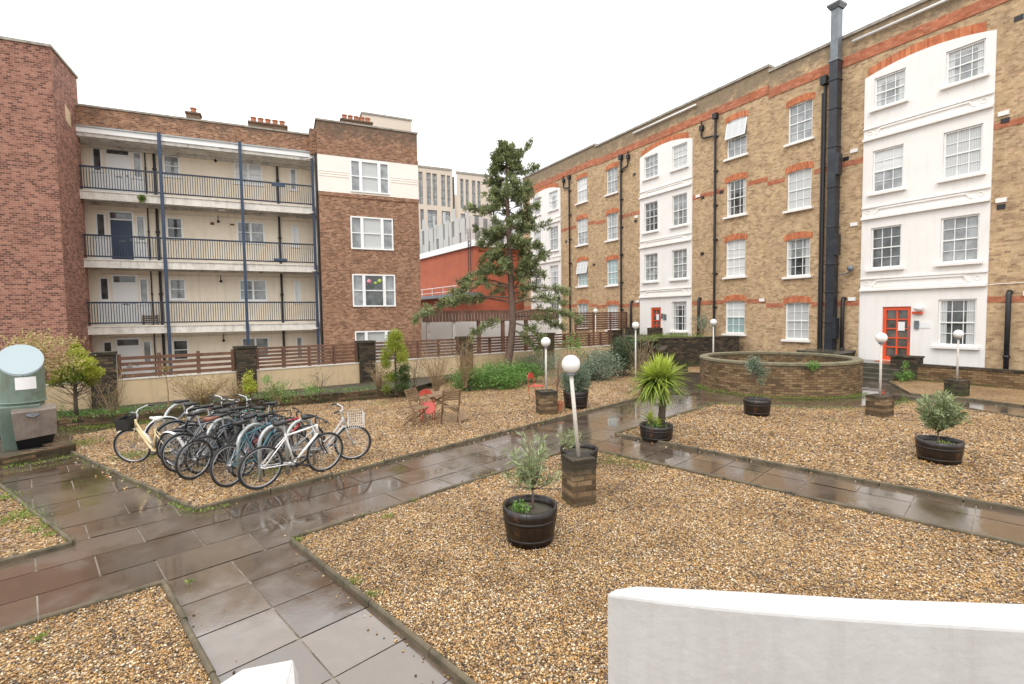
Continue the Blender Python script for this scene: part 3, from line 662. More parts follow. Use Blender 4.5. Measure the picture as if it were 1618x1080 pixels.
# small vents, flues and cables
def vent(s_,z,w_=.22,h=.16,m=m_black,o=.03): mb=MB(); mb.box(s_-w_/2,s_+w_/2,0,o,z-h/2,z+h/2); mb.build('vent',m,R.root)
for s_,z in ((-.38,12.26),(4.86,9.1),(-.14,9.0),(-.12,6.1),(11.0,9.05),(12.2,9.0),(12.2,5.9),(17.4,8.6),(24.9,8.3),(17.5,11.6),(21.6,6.2)): vent(s_,z)
for s_,z in ((-.10,9.25),(-.12,6.32),(4.54,9.34),(4.48,6.26),(12.5,9.15),(17.3,8.85),(17.2,3.4),(8.6,3.2),(-.9,3.1),(4.5,3.1)): vent(s_,z,.28,.15,m_white,.06)
mb=MB(); mb.tube([(4.15,.02,3.4),(2,.02,3.33),(0,.02,3.45),(-8,.02,3.55)],.012,5); mb.tube([(4.22,.02,.2),(4.2,.02,3.4)],.012,5); mb.build('cable',m_white,R.root)
mb=MB(); mb.tube([(4.95,.25,4.15),(4.6,.25,4.2),(4.45,.22,4.35)],.03,6); mb.sphere((4.5,.2,4.4),.13,10,8); mb.build('flue_outlet',m_galv,R.root)
# extract duct
mb=MB(); a,b=5.02,5.36; mb.box(a,b,.12,.50,.62,13.2)
for z in (2.1,3.4,4.6,6.2,7.9,9.6,11.2,12.4): mb.box(a-.03,b+.03,.09,.53,z,z+.05)
for z in (2.3,5.9,9.3): mb.box(a-.12,a,.2,.55,z-.9,z)
dk=mb.build('extract_duct',m_duct,R.root,bevel=.01)
mb=MB(); mb.box(a+.02,b-.02,.14,.48,13.2,15.5); mb.box(a-.03,b+.03,.09,.53,13.2,13.28); mb.box(a-.10,b+.10,.02,.62,15.5,15.56)
mb.add([(a-.02,.1,15.35),(b+.02,.1,15.35),(b+.02,.52,15.35),(a-.02,.52,15.35),(a-.10,.02,15.5),(b+.10,.02,15.5),(b+.10,.62,15.5),(a-.10,.62,15.5)],[(0,1,5,4),(1,2,6,5),(2,3,7,6),(3,0,4,7)])
mb.build('galvanised_duct_top',m_galv,R.root)
mb=MB(); mb.tube([(5.72,.1,.5),(5.72,.1,12.7)],.06,8); mb.tube([(5.84,.07,.5),(5.84,.07,12.2)],.035,6); mb.box(5.6,5.85,.0,.3,12.5,12.85); mb.build('drainpipe',m_black,R.root)
# ================================================================== LEFT: deck access block
AL=math.radians(65.2); r_=ray(310,450); pL=(r_.x/r_.y*23.5,23.5)
L=Fac('deck_access_block',pL,AL,-1,'cream walled flats with blue railed access decks beside a brown brick end bay','building')
FL=[-.55,2.42,5.37,8.33]
S0,S1=-4.12,5.30; BK=-1.3
mb=MB(); H=[]
for z in FL:
    H+=[(-4.0,-3.62,z+1.15,z+2.22),(-3.45,-2.62,z+.03,z+2.28),(-2.48,-2.12,z+1.0,z+2.2),(-1.28,-.62,z+1.2,z+2.2),(1.70,2.95,z+1.15,z+2.2),(4.26,4.58,z+1.05,z+2.18)]
L.wall(mb,S0-2.2,S1+.25,-1,10.95,BK,H,.12)
mb.build('rear_wall',m_cream,L.root)
mb=MB(); mb.box(S0-.5,S1+.3,.10,.35,10.98,11.92); mb.box(S0-.5,S1+.3,.10,9,10.98,11.0); mb.build('parapet_wall',m_brown,L.root)
mb=MB(); mb.box(S0-.5,S1+.28,.06,.40,11.92,12.0); mb.build('coping',m_stone,L.root)
for i,z in enumerate(FL[1:]+[10.9]):
    mb=MB(); L.bx(mb,S0-1.5,S1+.2,-.001,BK,z-.28,z-.03); mb.build('deck_slab',m_soffit,L.root)
    mb=MB(); L.bx(mb,S0,S1+.1,0,.05,z-.40 if i<3 else z-.12,z-.06 if i<3 else z+.10); 
    if i<3: L.bx(mb,S0,S1+.1,-.02,.09,z-.07,z-.02)
    mb.build('deck_edge',m_fascia if i<3 else m_gloss,L.root)
    mb=MB(); L.bx(mb,S0,S1,BK,BK+.18,z-.40,z-.281); mb.build('soffit_beam',m_soffit,L.root)
mb=MB(); L.bx(mb,S0,S1+.1,-.1,.10,11.0,11.06); mb.build('roof_edge',m_metalgrey,L.root)
for z in FL[1:]:
    mb=MB(); L.bx(mb,S0,S1,-.04,.02,z+.98,z+1.05); L.bx(mb,S0,S1,-.03,.01,z+.07,z+.13)
    x=S0+.06
    while x<S1: L.bx(mb,x-.012,x+.012,-.025,0.,z+.13,z+.98); x+=.098
    mb.build('railing',m_rail,L.root)
for x in (-1.15,2.07,5.28):
    mb=MB(); L.bx(mb,x-.065,x+.065,.051,.15,-1,11.12 if x<5 else 10.7); mb.build('deck_post',m_navy,L.root)
random.seed(3)
def door_unit(z,f):
    mb=MB(); L.bx(mb,-3.52,-3.45,BK-.1,BK+.02,z,z+2.36); L.bx(mb,-2.62,-2.55,BK-.1,BK+.02,z,z+2.36); L.bx(mb,-3.45,-2.62,BK-.1,BK+.02,z+2.28,z+2.36); L.bx(mb,-3.45,-2.62,BK-.1,BK+.0,z+1.94,z+2.0)
    if f!=2: L.bx(mb,-3.45,-2.62,BK-.08,BK-.03,z+.03,z+1.94)
    o=mb.build('door',m_gloss,L.root)
    if f==2: mb=MB(); L.bx(mb,-3.45,-2.62,BK-.08,BK-.03,z+.03,z+1.94); mb.build('door_leaf',m_navy,o)
    mb=MB(); L.q(mb,-3.45,-2.62,z+2.0,z+2.28,BK-.06); mb.build('pane',g_dark,o)
    mb=MB(); L.bx(mb,-3.15,-2.92,BK-.03,BK-.015,z+.95,z+1.0); L.bx(mb,-2.74,-2.70,BK-.03,BK+.01,z+1.0,z+1.08); mb.build('letter_plate',m_galv,o)
def cas(a,b,c,d,split=1,pane=g_dark,mull=True,o=BK,fr=.06,bot=0):
    mb=MB(); r=o-.04
    L.bx(mb,a,a+fr,r-.04,r+.05,c,d); L.bx(mb,b-fr,b,r-.04,r+.05,c,d); L.bx(mb,a+fr,b-fr,r-.04,r+.05,d-fr,d); L.bx(mb,a+fr,b-fr,r-.04,r+.05,c,c+fr)
    ia,ib=a+fr,b-fr
    for k in range(1,split):
        x=ia+(ib-ia)*k/split; L.bx(mb,x-.045,x+.045,r-.04,r+.045,c+fr,d-fr)
    if mull: zz=c+(d-c)*.5; L.bx(mb,ia,ib,r-.04,r+.03,zz-.02,zz+.02)
    w_=mb.build('window',m_gloss,L.root)
    pb=MB(); L.q(pb,a+.02,b-.02,c+.02,d-.02,r-.03); pb.build('pane',pane,w_)
    sb=MB(); L.bx(sb,a-.06,b+.06,o-.04,o+.07,c-.06,c-.003); sb.build('sill',m_gloss,w_)
    return w_
pn=[g_dark,g_mid,g_dark,g_mid]
for i,z in enumerate(FL):
    door_unit(z,i)
    # white framed panels beside the door
    mb=MB(); L.bx(mb,-4.08,-3.54,BK,BK+.015,z+.02,z+1.13); mb.build('door_side_panel',m_gloss,L.root); mb=MB(); L.bx(mb,-2.53,-2.05,BK,BK+.015,z+.02,z+.98); mb.build('door_side_panel',m_gloss,L.root)
    cas(-4.0,-3.62,z+1.15,z+2.22,mull=False,pane=g_dark); cas(-2.48,-2.12,z+1.0,z+2.2,mull=False,pane=g_mid)
    cas(-1.28,-.62,z+1.2,z+2.2,pane=pn[i]); cas(1.70,2.95,z+1.15,z+2.2,2,pane=[g_mid,g_mid,g_mid,g_blind][i]); cas(4.26,4.58,z+1.05,z+2.18,mull=False,pane=[g_mid,g_blind,g_blind,g_mid][i])
    mb=MB(); L.bx(mb,.55,.72,BK,BK+.02,z+1.95,z+2.08); L.bx(mb,2.0-.6,1.6,BK,BK+.02,z+1.98,z+2.06); mb.build('vent',m_rust if i==2 else m_cream,L.root)
    mb=MB(); y=BK+.25; mb.tube([(.9,-BK*1,z+2.42),(.9,-(BK+.12),z+2.3),(.92,-(BK+.2),z+2.15)],.02,5); mb.sphere((.92,-(BK+.22),z+2.1),.07,8,6); mb.build('bracket_lamp',m_black,L.root)
mb=MB()
for x,r in ((-1.98,.028),(-1.62,.06),(3.66,.055)):
    mb.tube([(x,-(BK+.09),-1),(x,-(BK+.09),10.6)],r,8)
    for z in FL: mb.tube([(x,-(BK+.09),z+1.4),(x,-(BK+.09),z+1.5)],r*1.5,8)
mb.build('drainpipe',m_black,L.root)
mb=MB()
for x in (5.45,): mb.tube([(x,.75,-1),(x,.75,11.2)],.065,8)
mb.build('grey_downpipe',m_fascia,L.root)
mb=MB()
for z in (10.72,8.0,5.05,2.1): mb.tube([(5.28,-.2,z),(5.0,0,z-.04),(5.45,.7,z-.1)],.035,6)
mb.build('waste_pipe',m_fascia,L.root)
mb=MB(); L.bx(mb,4.0-.6,4.0,-.0,.08,9.18,9.36); L.bx(mb,3.35,3.95,.0,.09,5.5,5.62); mb.build('window_box',m_navy,L.root)
def stool(x,z,l):
    o=empty('wooden_crate',L.W(x,-.5,z),L.root.rotation_euler.z,l,'crate'); mb=MB()
    for k in range(4): mb.box(-.28,.28,-.18,-.16,.05+k*.1,.12+k*.1); mb.box(-.28,.28,.16,.18,.05+k*.1,.12+k*.1)
    mb.box(-.28,-.25,-.16,.16,0,.45); mb.box(.25,.28,-.16,.16,0,.45); mb.box(-.25,.25,-.16,.16,.3,.33); mb.build('crate_boards',m_oldwood,o)
stool(-1.95,2.42,'brown slatted crate standing on the lowest access deck')
for z in FL[1:]+[FL[0]]:
    mb=MB(); mb.tube([(S0+.2,-(BK+.03),z+2.38),(0,-(BK+.03),z+2.36),(S1-.1,-(BK+.03),z+2.38)],.018,5); mb.tube([(2.3+z*.1,-(BK+.03),z+2.36),(2.3+z*.1,-(BK+.03),z+2.2)],.012,4); mb.build('wall_cable',m_fascia,L.root)
    mb=MB(); mb.sphere((-3.0,-.75,z+2.62),.0001,6,4) if False else mb.box(1.0,1.25,.55,.8,z+2.58,z+2.64); mb.build('deck_light',m_gloss,L.root)
# plant hanging from the top deck edge
pp,dd=blob(260,(-1.9,-.12,8.12),(.16,.08,.15)); leaves('hanging_weed',l_grass,L.root,[leafarr(pp,.09,.4)])
# end bay tower
T0,T1,TO=5.52,10.60,.6
mb=MB(); TH_=[(7.0,9.18,6.17,7.86),(7.0,9.22,3.18,4.88),(7.05,9.24,.15,1.9)]
L.wall(mb,T0,T1,-1,8.80,TO,TH_,.12); L.wall(mb,T0,T1,11.05,12.50,TO,[],.1)
for (x) in (T0,T1): mb.quad(*[(x,-TO,-1),(x,9,-1),(x,9,12.5),(x,-TO,12.5)])
mb.quad((T0,9,-1),(T1,9,-1),(T1,9,12.5),(T0,9,12.5)); mb.quad((T0,-TO,12.5),(T1,-TO,12.5),(T1,9,12.5),(T0,9,12.5))
mb.box(5.2,T0-.002,-.3,.9,10.9,12.15)
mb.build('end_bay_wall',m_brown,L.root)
mb=MB(); L.bx(mb,T0-.02,T1+.02,TO-.001,TO+.035,8.80,9.0); L.bx(mb,T0-.02,T1+.02,TO-.001,TO+.035,10.84,11.05); mb.build('soldier_course',m_brown,L.root)
mb=MB(); L.wall(mb,T0-.01,T1+.01,9.0,10.84,TO+.02,[(7.06,9.04,9.1,10.74)],.12)
for z in (9.78,9.90,10.02):
    L.bx(mb,T0,6.98,TO+.02,TO+.04,z,z+.035); L.bx(mb,9.12,T1,TO+.02,TO+.04,z,z+.035)
mb.quad((T0-.01,-TO-.02,9),(T0-.01,1,9),(T0-.01,1,10.84),(T0-.01,-TO-.02,10.84))
mb.build('cream_band',m_pale,L.root)
mb=MB(); L.bx(mb,T0-.05,T1+.05,TO-.30,TO+.05,12.5,12.58); mb.box(T0-.05,T0+.2,-TO,3,12.5,12.58); mb.build('coping',m_stone,L.root)
def tri(a,b,c,d,o,pane,side):
    mb=MB(); r=o-.03; w1=(b-a)*.27; f=.07
    L.bx(mb,a,b,r-.05,r+.06,d-f,d); L.bx(mb,a,b,r-.05,r+.09,c,c+f)
    for x0,x1 in ((a,a+f),(b-f,b),(a+w1-.09,a+w1+.06),(b-w1-.06,b-w1+.09)): L.bx(mb,x0,x1,r-.05,r+.058,c+f,d-f)
    zz=(c+d)/2
    for x0,x1 in ((a+f,a+w1-.09),(a+w1+.06,b-w1-.06),(b-w1+.09,b-f)): L.bx(mb,x0,x1,r-.04,r+.03,zz-.025,zz+.025)
    w_=mb.build('window',m_gloss,L.root)
    pb=MB(); L.q(pb,a+.02,a+w1,c+.02,d-.02,r-.03); L.q(pb,b-w1,b-.02,c+.02,d-.02,r-.03); pb.m=1; L.q(pb,a+w1,b-w1,c+.02,d-.02,r-.03)
    pb.build('pane',[side,pane],w_)
tri(7.06,9.04,9.1,10.74,TO+.02,g_net,g_mid); tri(7.0,9.18,6.17,7.86,TO,g_net,g_mid); tri(7.0,9.22,3.18,4.88,TO,g_dark,g_mid); tri(7.05,9.24,.15,1.9,TO,g_net,g_mid)
mb=MB(); mb.tube([(5.52-.08,-.45,-1),(5.44,-.45,10.9)],.055,8); mb.build('drainpipe',m_black,L.root)
mb=MB()
for k,(x,z,c) in enumerate([(7.78,4.52,0),(8.35,4.5,1),(8.2,4.6,1)]): pass
m_pink=plain('pink_paper_ball',(.62,.25,.30),.8); m_lime=plain('lime_paper_ball',(.40,.52,.12),.8)
mb.sphere((7.85,-(TO-.02),4.5),.12,12,8); mb.build('hanging_paper_ball',m_pink,L.root,smooth=True)
mb=MB(); mb.sphere((8.40,-(TO-.02),4.53),.11,12,8); mb.build('hanging_paper_ball',m_lime,L.root,smooth=True)
mb=MB(); mb.sphere((8.18,-(TO-.02),4.42),.08,12,8); mb.build('hanging_paper_ball',m_lime,L.root,smooth=True)
# chimneys
def chim(x,o,w_,z0,z1,n):
    mb=MB(); mb.box(x-w_/2,x+w_/2,-o-.25,-o+.25,z0,z1); mb.box(x-w_/2-.05,x+w_/2+.05,-o-.3,-o+.3,z1,z1+.08); ch=mb.build('chimney',m_brown,L.root)
    for k in range(n):
        xx=x+(k-(n-1)/2)*(w_/max(n,1))*.95; mb=MB(); mb.lathe([(.14,z1+.08),(.12,z1+.30),(.15,z1+.31),(.15,z1+.36),(.07,z1+.36)],12,(xx,-o,0)); mb.build('chimney_pot',m_terra,ch,smooth=False)
chim(-.15,-3,.6,11,13.15,1); chim(3.3,-3,1.85,11,13.1,5); chim(7.9,-2.6,1.7,12.3,13.8,5)
# ---- brick stair tower on the left
# front right corner lies on the ray through x=84 along the perpendicular from the deck edge
d_=L.d; nO=Vector((d_.y,-d_.x,0)); base=Vector((pL[0],pL[1],0))+d_*(-4.12)
rr=ray(86,190); rr=Vector((rr.x,rr.y,0)); e=-(base.x*rr.y-base.y*rr.x)/(nO.x*rr.y-nO.y*rr.x); SC=base+nO*e
tt=SC.y/ray(84,70).y; ztop=HC+ray(84,70).z*tt
print('stair tower e',e,'ztop',ztop)
T=Fac('brick_stair_tower',SC,AL,-1,'tall windowless red brick stair tower at the left edge of the flats','building')
mb=MB(); mb.box(-9,0,0,e+.4,-1,ztop-.1); mb.build('wall',m_stair,T.root)
mb=MB(); mb.box(-9.05,.05,-.05,e+.45,ztop-.1,ztop); mb.build('coping',m_stone,T.root)
mb=MB(); mb.add([(.004,e*.5,ztop-2.4),(.004,e*.5+.55,ztop-2.55),(.004,e*.5+.55,ztop-1.95),(.004,e*.5,ztop-1.75)],[(0,1,2,3)]); mb.build('patch_of_plaster',m_render,T.root)
# ================================================================== background
def farf(name,px,depth,az,sgn,label,cat='building'):
    r=ray(px,500); return Fac(name,(r.x/r.y*depth,depth),az,sgn,label,cat)
def FP(F,px,py): # pixel -> (s,z) on facade plane
    r=ray(px,py); n=Vector((F.d.y,-F.d.x,0)); t=F.p0.dot(n)/(r.x*n.x+r.y*n.y); q=r*t
    return (q-F.p0).x*F.d.x+(q-F.p0).y*F.d.y, HC+q.z
def R4(F,x0,x1,ya,yb,o=0):
    a=FP(F,x0,ya); b=FP(F,x1,ya); c=FP(F,(x0+x1)/2,yb); return a[0],b[0],c[1],a[1]
B=farf('beige_tower_block',700,88,AL,-1,'beige brick tower block with tall paired dark windows behind the rust orange building')
s0,_=FP(B,640,300); s1,ztp=FP(B,716,270); s2,_=FP(B,776,280)
holes=[]
for (x0,x1) in ((661,667.5),(673.5,680.5),(683,690),(696.5,703),(706,711)): a=R4(B,x0,x1,270.5+(x0-661)*.14,322+(x0-661)*.10); holes.append(a)
for (x0,x1) in ((664,669.5),(675.5,690.5),(698,711.5)): a=R4(B,x0,x1,330+(x0-664)*.08,362+(x0-664)*.05); holes.append(a)
h2=[]
for (x0,x1) in ((727,732),(735.5,740.5),(745.5,751),(754,759)): h2.append(R4(B,x0,x1,282+(x0-727)*.13,329+(x0-727)*.08))
for (x0,x1) in ((728,741),(747,760)): h2.append(R4(B,x0,x1,337+(x0-728)*.1,362+(x0-728)*.05))
mb=MB(); B.wall(mb,s0,s1-.2,-1,ztp,0,holes,.5); sg,_=FP(B,721,270); B.wall(mb,sg,s2,-1,ztp-.3,0,h2,.5)
mb.quad((s2,0,-1),(s2,25,-1),(s2,25,ztp-.3),(s2,0,ztp-.3)); mb.box(s0,s2,14,15,-1,ztp-.5); mb.build('wall',m_beige,B.root)
mb=MB(); mb.box(s0,s1-.2,-.1,.5,ztp,ztp+.35); mb.box(sg,s2+.1,-.1,.5,ztp-.3,ztp+.05); mb.build('coping',m_stone,B.root)
mb=MB(); mb.box(s1-.2,sg,1.2,1.4,-1,ztp-.6); mb.build('recessed_cladding',m_greydk,B.root)
for h in holes+h2:
    mb=MB(); wn=h[1]-h[0]; B.bx(mb,h[0],h[1],-.35,-.3,h[2],h[3]); w_=mb.build('window',g_mid,B.root)
    mb=MB(); z=h[2]
    while z<h[3]: mb.box(h[0],h[1],.24,.3,z,z+.12); z+=1.45
    mb.box((h[0]+h[1])/2-.05,(h[0]+h[1])/2+.05,.25,.3,h[2],h[3]); mb.build('glazing_bars',m_greydk,w_)
B2=farf('distant_beige_block',600,120,AL,-1,'flat topped beige block just showing above the brown brick bay')
a0,zt=FP(B2,572,179); a1,_=FP(B2,650,198)
mb=MB(); mb.box(a0,a1,0,14,-1,zt); mb.box(a0+2,a1-2,-.05,0,zt-4,zt-1.2); mb.build('wall',m_beige2,B2.root)
mb=MB(); mb.box(a0-.2,a1+.2,-.2,14.2,zt,zt+.4); mb.build('coping',m_stone,B2.root)
# orange building
AO=math.radians(-34)
O=farf('orange_rendered_building',753,44,AO,1,'rust orange rendered building with a roof terrace rail and white roof edge behind the conifer')
so,zo=FP(O,753,388); sl_,_=FP(O,640,420)
hw=[R4(O,716,729,441,459),R4(O,735,750,437,458)]
mb=MB(); O.wall(mb,0,sl_,-1,zo,0,hw,.3); mb.build('wall',m_orange,O.root)
# right face (perpendicular)
mb=MB(); mb.box(0,.2,-.01,-14,-1,zo); mb.box(.2,sl_,-9,-9.2,-1,zo); mb.box(0,sl_,-.3,-14,zo-.5,zo-.3); mb.build('side_wall',m_orange,O.root)
mb=MB(); mb.box(-.25,sl_,.25,-.3,zo,zo+.55); mb.box(-.25,.3,-.3,-14,zo,zo+.55); mb.build('roof_edge',m_gloss,O.root)
for h in hw:
    mb=MB(); O.bx(mb,h[0],h[1],-.25,-.2,h[2],h[3]); w_=mb.build('window',g_mid,O.root)
    mb=MB(); O.bx(mb,(h[0]+h[1])/2-.05,(h[0]+h[1])/2+.05,-.2,-.12,h[2],h[3]); O.bx(mb,h[0],h[1],-.2,-.12,h[3]-.12,h[3]); mb.build('frame',m_galv,w_)
sa,za=FP(O,757,461); sb_,_=FP(O,640,461)
mb=MB(); O.bx(mb,-1.0,sb_,0,1.4,za-.35,za-.05); mb.build('terrace_slab',m_galv,O.root)
mb=MB(); zr=za+.62
mb.tube([(-1,1.35,zr),(sb_,1.35,zr)],.035,6); mb.tube([(-1,1.35,zr-.45),(sb_,1.35,zr-.45)],.025,6)
x=-1
while x<sb_: mb.tube([(x,1.35,za-.1),(x,1.35,zr)],.03,6); x+=2.4
mb.build('terrace_rail',m_white,O.root)
mb=MB()
for x in (.35,.75): mb.tube([(x,.3,za),(x,.3,zo+1.6)],.035,6)
z=za
while z<zo+1.3: mb.tube([(.35,.3,z),(.75,.3,z)],.025,5); z+=.35
mb.build('cat_ladder',m_black,O.root)
mb=MB(); s6,z6=FP(O,700,506)
mb.box(-6,sl_,.05,2.6,z6-.2,z6); 
mb.build('lean_to_roof',m_wood,O.root)
# grey finned block behind it
Gf=farf('grey_finned_block',745,62,math.radians(-37),1,'pale grey block with vertical fins rising behind the white roof edge')
_,zg=FP(Gf,745,341); sgl,_=FP(Gf,640,380)
mb=MB(); mb.box(0,sgl,0,-18,-1,zg); mb.build('wall',m_greydk,Gf.root)
mb=MB(); x=0; i=0; random.seed(5)
while x<sgl:
    wd=.9+.5*(i%3); i+=1
    for zz in range(6):
        pass
    mb.box(x,x+wd*.62,0,.18,-1,zg+(.3 if i%2 else 0)); 
    z=4+(i%2)*1.7
    while z<zg-1: mb.box(x+wd*.62,x+wd,0,.09,z+2.0,z+3.6); z+=3.6
    x+=wd
y=0
while y<17: mb.box(-.18,0,-y,-y-.6,-1,zg+.1); y+=1.3
mb.build('fins',m_greyclad,Gf.root)
# pergola / shelter beyond the fence
A_=AT(668,517,31); B_=AT(880,510,34)
dd_=(B_-A_); dd_.z=0; Ln=dd_.length; ang=math.atan2(dd_.y,dd_.x)
Pg=empty('timber_canopy',(A_.x,A_.y,0),ang,'long brown boarded canopy on square posts beyond the slatted fence','canopy')
zc=HC-(517-511)*31/782; zt_=HC+(511-504)*31/782
mb=MB(); mb.box(0,Ln,0,.9,zt_,zt_+.1); mb.build('canopy_roof',m_wood,Pg)
mb=MB(); x=0
while x<Ln: mb.box(x,x+.19,-.03,0,zc-.1,zt_+.02); x+=.21
mb.build('fascia_boards',m_wood,Pg)
for k in range(5): mb=MB(); x=.25+k*1.65; mb.box(x,x+.22,.05,.27,-.5,zc); mb.build('post',m_soffit if k<2 else m_wood,Pg)
mb=MB(); mb.box(-2,Ln+1,2.2,2.4,-.5,zt_-.1); mb.build('rear_wall',m_white,Pg)
# ================================================================== GARDEN
random.seed(11); rng=np.random.default_rng(11)
# ---- rendered garden wall with brick piers and slatted fence
FW0=Vector((-11.6,13.3,0)); fd=Vector((.797,.603,0)).normalized(); fang=math.atan2(fd.y,fd.x); fn=Vector((fd.y,-fd.x,0))
def tpx(px,off=0):
    r=ray(px,560); p=FW0+fn*off
    return (r.x*p.y-r.y*p.x)/(r.y*fd.x-r.x*fd.y)
GW=empty('garden_wall',FW0,fang,'buff rendered garden wall with brick piers along the back of the garden','wall')
ZB,ZT=.95,1.66
mb=MB(); mb.box(-6,tpx(970),0,.2,-.1,ZB); mb.build('rendered_wall',m_render,GW)
mb=MB(); mb.box(-6,tpx(970),-.02,.22,ZB,ZB+.03); mb.build('wall_top',m_fascia,GW)
piers=[tpx(-40),tpx(162),tpx(388),tpx(579),tpx(736),tpx(866),tpx(975)]
for i,t in enumerate(piers):
    wd=.56 if i<5 else .62
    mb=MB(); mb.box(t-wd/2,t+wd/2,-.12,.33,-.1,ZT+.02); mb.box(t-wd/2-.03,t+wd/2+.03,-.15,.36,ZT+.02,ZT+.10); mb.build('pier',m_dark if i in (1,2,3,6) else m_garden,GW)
lab=['slatted timber fence panel left of the sooty pier beside the small bright conifer','slatted timber fence panel behind the yellow twiggy bush and the bicycles','slatted timber fence panel over the bare wall behind the bicycle saddles','slatted timber fence panel behind the conical shrub and folding chairs','slatted timber fence panel behind the tall conifer trunk','slatted timber fence panel right of the tall conifer, left of the ivy shrubs']
for i,(a,b) in enumerate(zip(piers,piers[1:])):
    a+=.30; b-=.30
    F_=empty('fence_panel',FW0+fd*a,fang,lab[i],'fence','slatted fence panels on the garden wall')
    ln=b-a; mb=MB(); z=ZB+.06; 
    wdt,gap=(.078,.042) if i!=1 else (.095,.07)
    while z<ZT-.03: mb.box(0,ln,.06,.085,z,z+wdt); z+=wdt+gap
    if i==2: 
        mb2=MB()
    mb.build('slats',m_wood,F_)
    k=max(2,round(ln/.95))
    for j in range(k+1):
        x=ln*j/k; mb=MB(); x=min(max(x,.045),ln-.045); mb.box(x-.045,x+.045,.0852,.15,ZB+.032,ZT+.01); mb.box(x-.03,x+.03,.035,.0598,ZB+.032,ZT); mb.build('post',m_wood,F_)
# upper fence beyond
U0=AT(908,506,30); U1=AT(990,503,33); du=U1-U0; du.z=0; ua=math.atan2(du.y,du.x)
F_=empty('fence_panel',(U0.x,U0.y,0),ua,'higher brown slatted fence standing beyond the garden wall below the brick block windows','fence')
mb=MB(); z=HC-.95
while z<HC+.12: mb.box(0,du.length,0,.03,z,z+.10); z+=.14
mb.build('slats',m_wood,F_)
for k in range(4): mb=MB(); x=.05+k*(du.length-.1)/3; mb.box(x-.06,x+.06,-.05,-.001,-.1,HC+.15); mb.build('post',m_wood,F_)
# low brick edging wall with soil bed
lw=[G(-60,694),G(112,678),G(205,671.5),G(420,645),G(642,627)]
LW=empty('low_brick_wall',lw[0],0,'low mossy brick wall holding the planted bed behind the bicycles','wall')
mb=MB()
for a,b in zip(lw,lw[1:]):
    a=a-lw[0]; b=b-lw[0]; d=(b-a).normalized(); L_=(b-a).length; ang=math.atan2(d.y,d.x)
    mb.T=Matrix.Translation(a)@Matrix.Rotation(ang,4,'Z'); mb.box(-.02,L_,0,.22,-.05,.30)
mb.T=None; mb.build('brick_courses',m_lowbrick,LW)
bedp=lw+[FW0+fd*tpx(735,.2)+fn*.02,FW0+fd*(-4)+fn*.02]
mb=MB(); mb.add([(p.x,p.y,.24) for p in bedp],[tuple(range(len(bedp)))]); mb.build('soil_bed',m_soil)['kind']='structure'
# ---- ring planter
gf=G(1225,628.5); r=Vector((gf.x,gf.y,0)); un=r.normalized(); RR=2.45; rc=un*(r.length+RR)
RG=empty('circular_brick_planter',rc,0,'large round drum wall of old brown brick, hollow, with a mossy rim','planter')
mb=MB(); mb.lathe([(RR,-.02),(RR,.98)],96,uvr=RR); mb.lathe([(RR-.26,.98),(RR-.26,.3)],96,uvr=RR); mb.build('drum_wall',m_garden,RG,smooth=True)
mb=MB(); mb.lathe([(RR,.98),(RR+.015,.985),(RR+.01,1.05),(RR-.02,1.065),(RR-.24,1.065),(RR-.27,1.05),(RR-.27,.98)],96); mb.build('brick_rim',m_rimstone,RG,smooth=False)
mb=MB(); mb.lathe([(RR-.27,.42),(.001,.46)],48); mb.build('soil',m_soil,RG)
# ---- retaining walls and bed in front of the middle bay
def wallobj(name,pts,h,th,m,label,cap=None,z0=-.05):
    o=empty(name,pts[0],0,label,'wall'); mb=MB(); cb=MB()
    for a,b in zip(pts,pts[1:]):
        a=a-pts[0]; b=b-pts[0]; d=b-a; d.z=0; L_=d.length; T=Matrix.Translation(a)@Matrix.Rotation(math.atan2(d.y,d.x),4,'Z')
        mb.T=T; mb.box(-th*.0,L_+.0,0,th,z0,h); cb.T=T; cb.box(-.02,L_+.02,-.025,th+.025,h,h+.07)
    mb.build('brick_courses',m,o)
    if cap: cb.build('coping',cap,o)
    return o
w1=AT(1046,560,23.3); w2=AT(1168,560,24.6)
w1.z=w2.z=0
wallobj('retaining_wall',[w1,w2],1.36,.3,m_dark,'dark mossy brick retaining wall between the spiky yucca and the round planter',m_dark)
wallobj('retaining_wall',[Vector((w1.x-.0,w1.y,0)),Vector((w1.x-.9,w1.y-2.4,0))],1.0,.25,m_dark,'short dark brick wall running towards the camera behind the yucca crown',m_dark)
e1=R.W(20.5,0.2,0); e2=R.W(9.4,.2,0)
mb=MB(); mb.add([(p.x,p.y,1.28) for p in (w1,w2,e2,e1)],[(0,1,2,3)]); mb.build('raised_soil',m_soil)['kind']='structure'
mb=MB(); mb.T=None; q=[R.W(16.3,.0,0),R.W(16.3,.9,0),R.W(15.0,.9,0),R.W(15.0,0,0)]; mb.prism([(p.x,p.y) for p in q],-.05,1.0); o=mb.build('door_landing',m_wet); tag(o,'dark stone landing block under the far red door','step')
for sa_,label in ((14.7,'small dark brick pier right of the far red door'),(16.6,'small dark brick pier left of the far red door')):
    q=[R.W(sa_+.45,.9,0),R.W(sa_+.45,1.25,0),R.W(sa_-.45,1.25,0),R.W(sa_-.45,.9,0)]; mb=MB(); mb.prism([(p.x,p.y) for p in q],0,1.75); tag(mb.build('brick_pier',m_dark),label,'wall')
